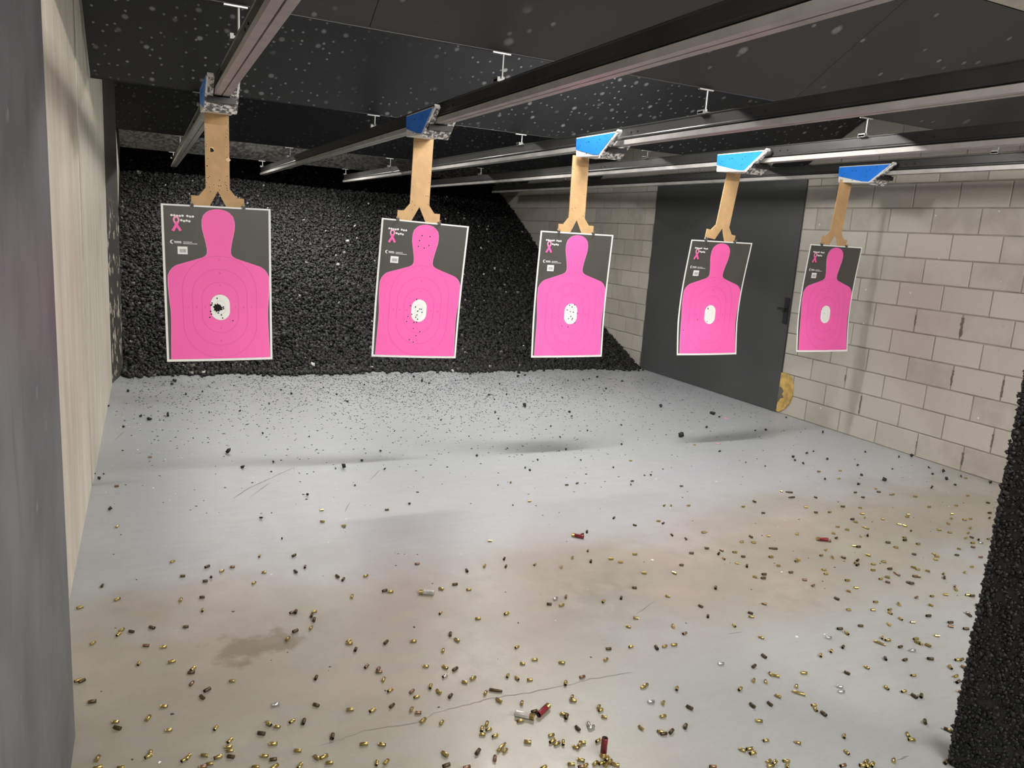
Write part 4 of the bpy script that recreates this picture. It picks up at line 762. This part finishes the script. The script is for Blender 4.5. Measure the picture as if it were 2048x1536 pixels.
    for q, (x, z) in enumerate(HOLES[k]):
        big = (k == 1 and q == 14)
        r = 0.0045 if not big else 0.025
        if k == 5: r = 0.0030
        n = 9 if not big else 26
        pts = [(x + r * random.uniform(.75, 1.2) * math.cos(2 * math.pi * a / n), z + r * random.uniform(.75, 1.2) * math.sin(2 * math.pi * a / n)) for a in range(n)]
        if big: pts = [(x + r * (1.25 if a % 4 == 0 else 0.9) * random.uniform(.8, 1.1) * math.cos(2 * math.pi * a / n), z + r * (1.25 if a % 3 == 0 else 0.85) * random.uniform(.8, 1.1) * math.sin(2 * math.pi * a / n)) for a in range(n)]
        s.add([bend(px, pz, .0032) for px, pz in pts], [tuple(range(n))])
        white = ((x - cx) / .053) ** 2 + ((z - CV) / .077) ** 2 < 1.15
        if not big and not white: s2.add([bend(x + .0008 + (px - x) * 1.35, z - .0012 + (pz - z) * 1.35, .0028) for px, pz in pts], [tuple(range(n))])
    if s2.v: tag(s2.build('torn_rims', M['pink_pale'], sheet), kind='stuff')
    tag(s.build('bullet_holes', M['hole'], sheet), kind='stuff')
    return mw, bend
clip_cache = {}
def clip_meshes():
    s = MB(); s.prism_x([(-0.004, -0.012), (0.014, -0.012), (0.010, 0.004), (-0.001, 0.004)], -0.0095, 0.0095); body = recalc(s.build('t', M['black_steel']))
    s = MB(); s.tube([(-0.006, -0.004, -0.011), (-0.0045, -0.010, 0.004), (-0.003, -0.013, 0.017), (0.003, -0.013, 0.017), (0.0045, -0.010, 0.004), (0.006, -0.004, -0.011)], 0.0012, 6)
    s.tube([(-0.006, 0.013, -0.011), (-0.0045, 0.014, 0.004), (-0.003, 0.016, 0.016), (0.003, 0.016, 0.016), (0.0045, 0.014, 0.004), (0.006, 0.013, -0.011)], 0.0012, 6); wire = s.build('t', M['nickel'])
    a, b2 = body.data, wire.data; bpy.data.objects.remove(body); bpy.data.objects.remove(wire); a.name = 'clip_body'; b2.name = 'clip_handles'; return a, b2
cb, cw = clip_meshes()
for k in range(1, 6):
    mw, bend = make_target(k)
    c_off = ARM[k][1][0] - TG[k][0]
    for sx, wd in ((-0.118, 'left'), (0.118, 'right')):
        r = put('binder_clip', cb); r.matrix_world = mw @ Matrix.Translation((sx + c_off + (0.02 if sx > 0 else -0.02), -0.002, 0.004))
        tag(r, 'black binder clip at top %s of the %s paper target' % (wd, ORD[k - 1]), 'binder clip', 'binder clips on the targets')
        put('clip_handles', cw, r)

# ------------------------------------------------------------------ spent casings
def casing_mesh(name, L, r, mat, neck=None):
    s = MB(); x0 = -L / 2
    pr = [(x0, r * 0.98, 0), (x0 + 0.0012, r, 0), (x0 + 0.0016, r * 0.86, 0), (x0 + 0.0030, r * 0.86, 0), (x0 + 0.0042, r, 0)]
    if neck: pr += [(x0 + L * 0.72, r * 0.95, 0), (x0 + L * 0.80, neck, 0), (x0 + L, neck, 0)]; rm = neck
    else: pr += [(x0 + L, r * 0.96, 0)]; rm = r * 0.96
    pr += [(x0 + L, rm * 0.86, 1), (x0 + L * 0.35, rm * 0.80, 1)]
    s.lathe_x(pr, 12)
    me = s.mesh(name, [mat, M['soot']])
    me.polygons.foreach_set('use_smooth', [len(p.vertices) == 4 for p in me.polygons]); return me
CM = {'b': [casing_mesh('brass_casing', L, r, M['brass']) for L, r in ((.0215, .0055), (.0235, .0060), (.020, .0052))],
      'd': [casing_mesh('tarnished_casing', L, r, M['dark_brass']) for L, r in ((.021, .0056), (.0235, .0061))],
      's': [casing_mesh('nickel_casing', .023, .006, M['nickel'])], 'c': [casing_mesh('copper_casing', .0215, .0056, M['copper'])],
      'B': [casing_mesh('rifle_casing', .047, .0054, M['brass'], .0036)], 'D': [casing_mesh('rifle_casing', .047, .0056, M['dark_brass'], .0042)], 'C': [casing_mesh('rifle_casing', .042, .0052, M['copper'], .0038)]}
NAMES = {'b': ('brass_casing', 'small spent brass pistol casing lying on the concrete floor', 'spent brass casings'),
         'd': ('tarnished_casing', 'small dark brown tarnished pistol casing lying on the concrete floor', 'tarnished brown casings'),
         's': ('nickel_casing', 'small silvery pistol casing lying on the concrete floor', 'silvery casings'),
         'c': ('copper_casing', 'small reddish copper-toned casing lying on the concrete floor', 'copper-toned casings'),
         'B': ('rifle_casing', 'long slim brass rifle casing lying on the concrete floor', 'long brass rifle casings'),
         'D': ('rifle_casing', 'long dark rifle casing lying on the concrete floor', 'long dark rifle casings'),
         'C': ('rifle_casing', 'long slim copper-toned rifle casing lying near the block wall', None)}
LONG = {'B': ['long slim brass rifle casing at the front edge, left of the upright red shell', 'long slim brass rifle casing in the front right, nearest the rubber divider foot', 'long slim brass rifle casing lying right of centre beside the rubber divider', 'long slim brass rifle casing lying behind the lone red shell', 'long slim brass rifle casing farthest back, by the block wall'],
        'D': ['long dark rifle casing beside the floor crack near the frosted shell', 'long dark rifle casing left of the lone red shell', 'long dark rifle casing far back right, nearer of a close pair', 'long dark rifle casing far back right, farther of a close pair']}
placed = []
far = MB(); far_mats = {'b': 0, 'd': 1, 's': 2, 'c': 3, 'B': 0, 'D': 1, 'C': 3}
for q, (x, y, ang, t) in enumerate(CASINGS):
    me = CM[t][q % len(CM[t])]; r = max(abs(v.co.y) for v in me.vertices)
    # casings that would share a spot lie side by side or on top of one another
    z = r + 0.0002
    for (px, py) in placed[-60:]:
        dx, dy = x - px, y - py; d = math.hypot(dx, dy)
        if d < 0.0145:
            if d < 1e-4: dx, dy, d = 1, 0, 1
            x, y = px + dx / d * 0.0145, py + dy / d * 0.0145
    placed.append((x, y))
    Mx = Matrix.Translation((x, y, z)) @ Matrix.Rotation(math.radians(ang), 4, 'Z') @ Matrix.Rotation(random.uniform(0, 6.28), 4, 'X')
    if q < 300 or t in 'BDCs':
        o = bpy.data.objects.new(NAMES[t][0], me); COL.objects.link(o); o.matrix_world = Mx
        own = LONG.get(t)
        tag(o, own.pop(0) if own else NAMES[t][1], 'casing', NAMES[t][2])
    else:
        far.add([Mx @ v.co for v in me.vertices], [tuple(p.vertices) for p in me.polygons], far_mats[t])
tag(far.build('far_casings', [M['brass'], M['dark_brass'], M['nickel'], M['copper']]), 'scatter of tiny casings farther back on the floor towards the block wall', 'casings', kind='stuff')

# shotgun shells: hull and brass head
def shell(kind, a, b2, label):
    hull = {'red': M['red_hull'], 'stand': M['red_hull'], 'clear': M['clear_hull']}[kind]
    L, r = 0.066, 0.0104
    s = MB(); s.lathe_x([(0.010, r * 0.97, 0), (L - 0.004, r, 0), (L, r * 0.97, 0), (L, r * 0.84, 1), (0.02, r * 0.80, 1)], 18)
    if kind == 'clear':
        for q in range(4): s.lathe_x([(0.022 + q * .0035, r * 1.0, 0), (0.0225 + q * .0035, r * 1.02, 0), (0.0235 + q * .0035, r * 1.0, 0)], 18)
    root = empty('shotgun_shell', (a[0], a[1], 0)); tag(root, label, 'shotgun shell', 'spent shotgun shells')
    me = s.mesh('hull', [hull, M['soot']]); me.polygons.foreach_set('use_smooth', [len(p.vertices) == 4 for p in me.polygons]); h = put('hull', me, root)
    s = MB(); s.lathe_x([(0.0, r * 1.06, 0), (0.0018, r * 1.09, 0), (0.0024, r * 1.0, 0), (0.0155, r * 1.005, 0), (0.016, r * 0.9, 0)], 18)
    me = s.mesh('brass_head', M['brass']); me.polygons.foreach_set('use_smooth', [len(p.vertices) == 4 for p in me.polygons]); bh = put('brass_head', me, root)
    for o in (h, bh):
        if kind == 'stand': o.rotation_euler = (0, -math.pi / 2, 0); o.location = (0, 0, 0.0)
        else: o.rotation_euler = (0, 0, math.atan2(b2[1] - a[1], b2[0] - a[0])); o.location = (0, 0, r * 1.09)
SL_ = ['dark red shotgun shell lying beyond the clear shells, mid floor', 'dark red shotgun shell lying alone toward the block wall', 'frosted shotgun shell with brass head lying mid floor', 'frosted shotgun shell touching a red shell near the front', 'dark red shotgun shell lying against the frosted shell near the front', 'dark red shotgun shell standing upright among brass casings, nearest the camera']
for (kind, a, b2), lb in zip(SHELLS, SL_): shell(kind, a, b2, lb)

# loose rubber chunks on the floor
for q, (x, y, sz) in enumerate(CHUNKS):
    d = math.hypot(x, y)
    s_ = {1: 0.008, 2: 0.012, 3: 0.017, 4: 0.024, 5: 0.031}[sz] * (1.15 if d > 6 else 0.95)
    if y > 8.05: y = 8.05
    me = chunk_mesh('rubber_chunk', np.array([(0, 0, 0)]), np.array([s_]), M['chunk'])
    zmin = min(v.co.z for v in me.vertices)
    o = put('rubber_chunk', me, None, (x, y, -zmin))
    tag(o, 'small loose black rubber chunk lying on the grey floor', 'rubber chunk', 'loose rubber chunks on the floor')

# fine rubber crumbs, dashes and pale flakes nobody could count
n = 6500
yy = 8.1 - np.abs(rng.normal(0, 1.25, n)); xx = np.where(rng.random(n) < 0.6, rng.normal(2.4, 1.0, n), rng.uniform(-0.2, 5.6, n))
ok = (xx > -0.25) & (xx < 5.7) & (yy > 3.2); xx, yy = xx[ok], yy[ok]
ss = rng.uniform(0.004, 0.0115, len(xx))
tag(put('rubber_crumbs', chunk_mesh('rubber_crumbs', np.stack([xx, yy, ss * 0.12], 1), ss, M['fleck'], flat=0.3, yaw_only=True)), 'fine dark rubber crumbs strewn before the rubber bank', 'crumbs', kind='stuff')
n = 420
xx = rng.uniform(-0.22, 5.6, n); yy = rng.uniform(2.2, 8.0, n); ss = rng.uniform(0.003, 0.009, n)
tag(put('floor_flecks', chunk_mesh('floor_flecks', np.stack([xx, yy, ss * 0.1], 1), ss, M['fleck'], flat=0.25, yaw_only=True)), 'dark specks and dashes scattered over the whole floor', 'specks', kind='stuff')
n = 170
xx = rng.uniform(-0.25, 5.6, n) ** 1.0; yy = rng.uniform(2.0, 8.1, n); ss = rng.uniform(0.004, 0.011, n)
xx[:70] = -0.3 + np.abs(rng.normal(0, 0.5, 70)); yy[:70] = rng.uniform(4.5, 8.0, 70)
tag(put('paint_flakes', chunk_mesh('paint_flakes', np.stack([xx, yy, ss * 0.08], 1), ss, M['flake'], flat=0.2, yaw_only=True)), 'tiny pale paint flakes scattered on the floor', 'flakes', kind='stuff')
for (x, y, sz, lb) in ((4.99, 5.60, 0.03, 'small pink paper scrap on the floor near the charcoal door'), (4.27, 4.84, 0.022, 'tiny pink paper scrap on the floor, nearer the camera')):
    s = MB(); n = 8; p = [(x + sz * random.uniform(.5, 1.1) * math.cos(2 * math.pi * a / n), y + sz * random.uniform(.5, 1.1) * math.sin(2 * math.pi * a / n)) for a in range(n)]
    s.add([(a, b2, .001 + random.uniform(0, .005)) for a, b2 in p] + [(x, y, .006)] , [(a, (a + 1) % n, n) for a in range(n)])
    tag(s.build('paper_scrap', M['pink_pale']), lb, 'paper scrap')
# crack and scratches in the floor surface
def ribbon(s, pts, w):
    n = len(pts); L_ = []; R_ = []
    for q, p in enumerate(pts):
        a = pts[max(q - 1, 0)]; b2 = pts[min(q + 1, n - 1)]; dx, dy = b2[0] - a[0], b2[1] - a[1]; l = math.hypot(dx, dy) or 1
        ww = w * (0.4 if q in (0, n - 1) else random.uniform(.7, 1.2)); L_.append((p[0] - dy / l * ww / 2, p[1] + dx / l * ww / 2, .0006)); R_.append((p[0] + dy / l * ww / 2, p[1] - dx / l * ww / 2, .0006))
    s.add(L_ + R_, [(q, n + q, n + q + 1, q + 1) for q in range(n - 1)])
def wander(pts, m, amp):
    out = []
    for a, b2 in zip(pts[:-1], pts[1:]):
        for q in range(m): t = q / m; out.append((a[0] + (b2[0] - a[0]) * t + random.uniform(-amp, amp), a[1] + (b2[1] - a[1]) * t + random.uniform(-amp, amp)))
    return out + [pts[-1]]
fl = bpy.data.objects['floor']
s = MB(); ribbon(s, wander(CRACK, 5, 0.004), 0.003); s.build('floor_crack', M['mark'], fl)
s = MB()
for p in SCRATCHES: ribbon(s, wander(p, 3, 0.002), 0.005)
tag(s.build('floor_scratches', M['mark'], fl), kind='stuff')
bpy.context.view_layer.update()
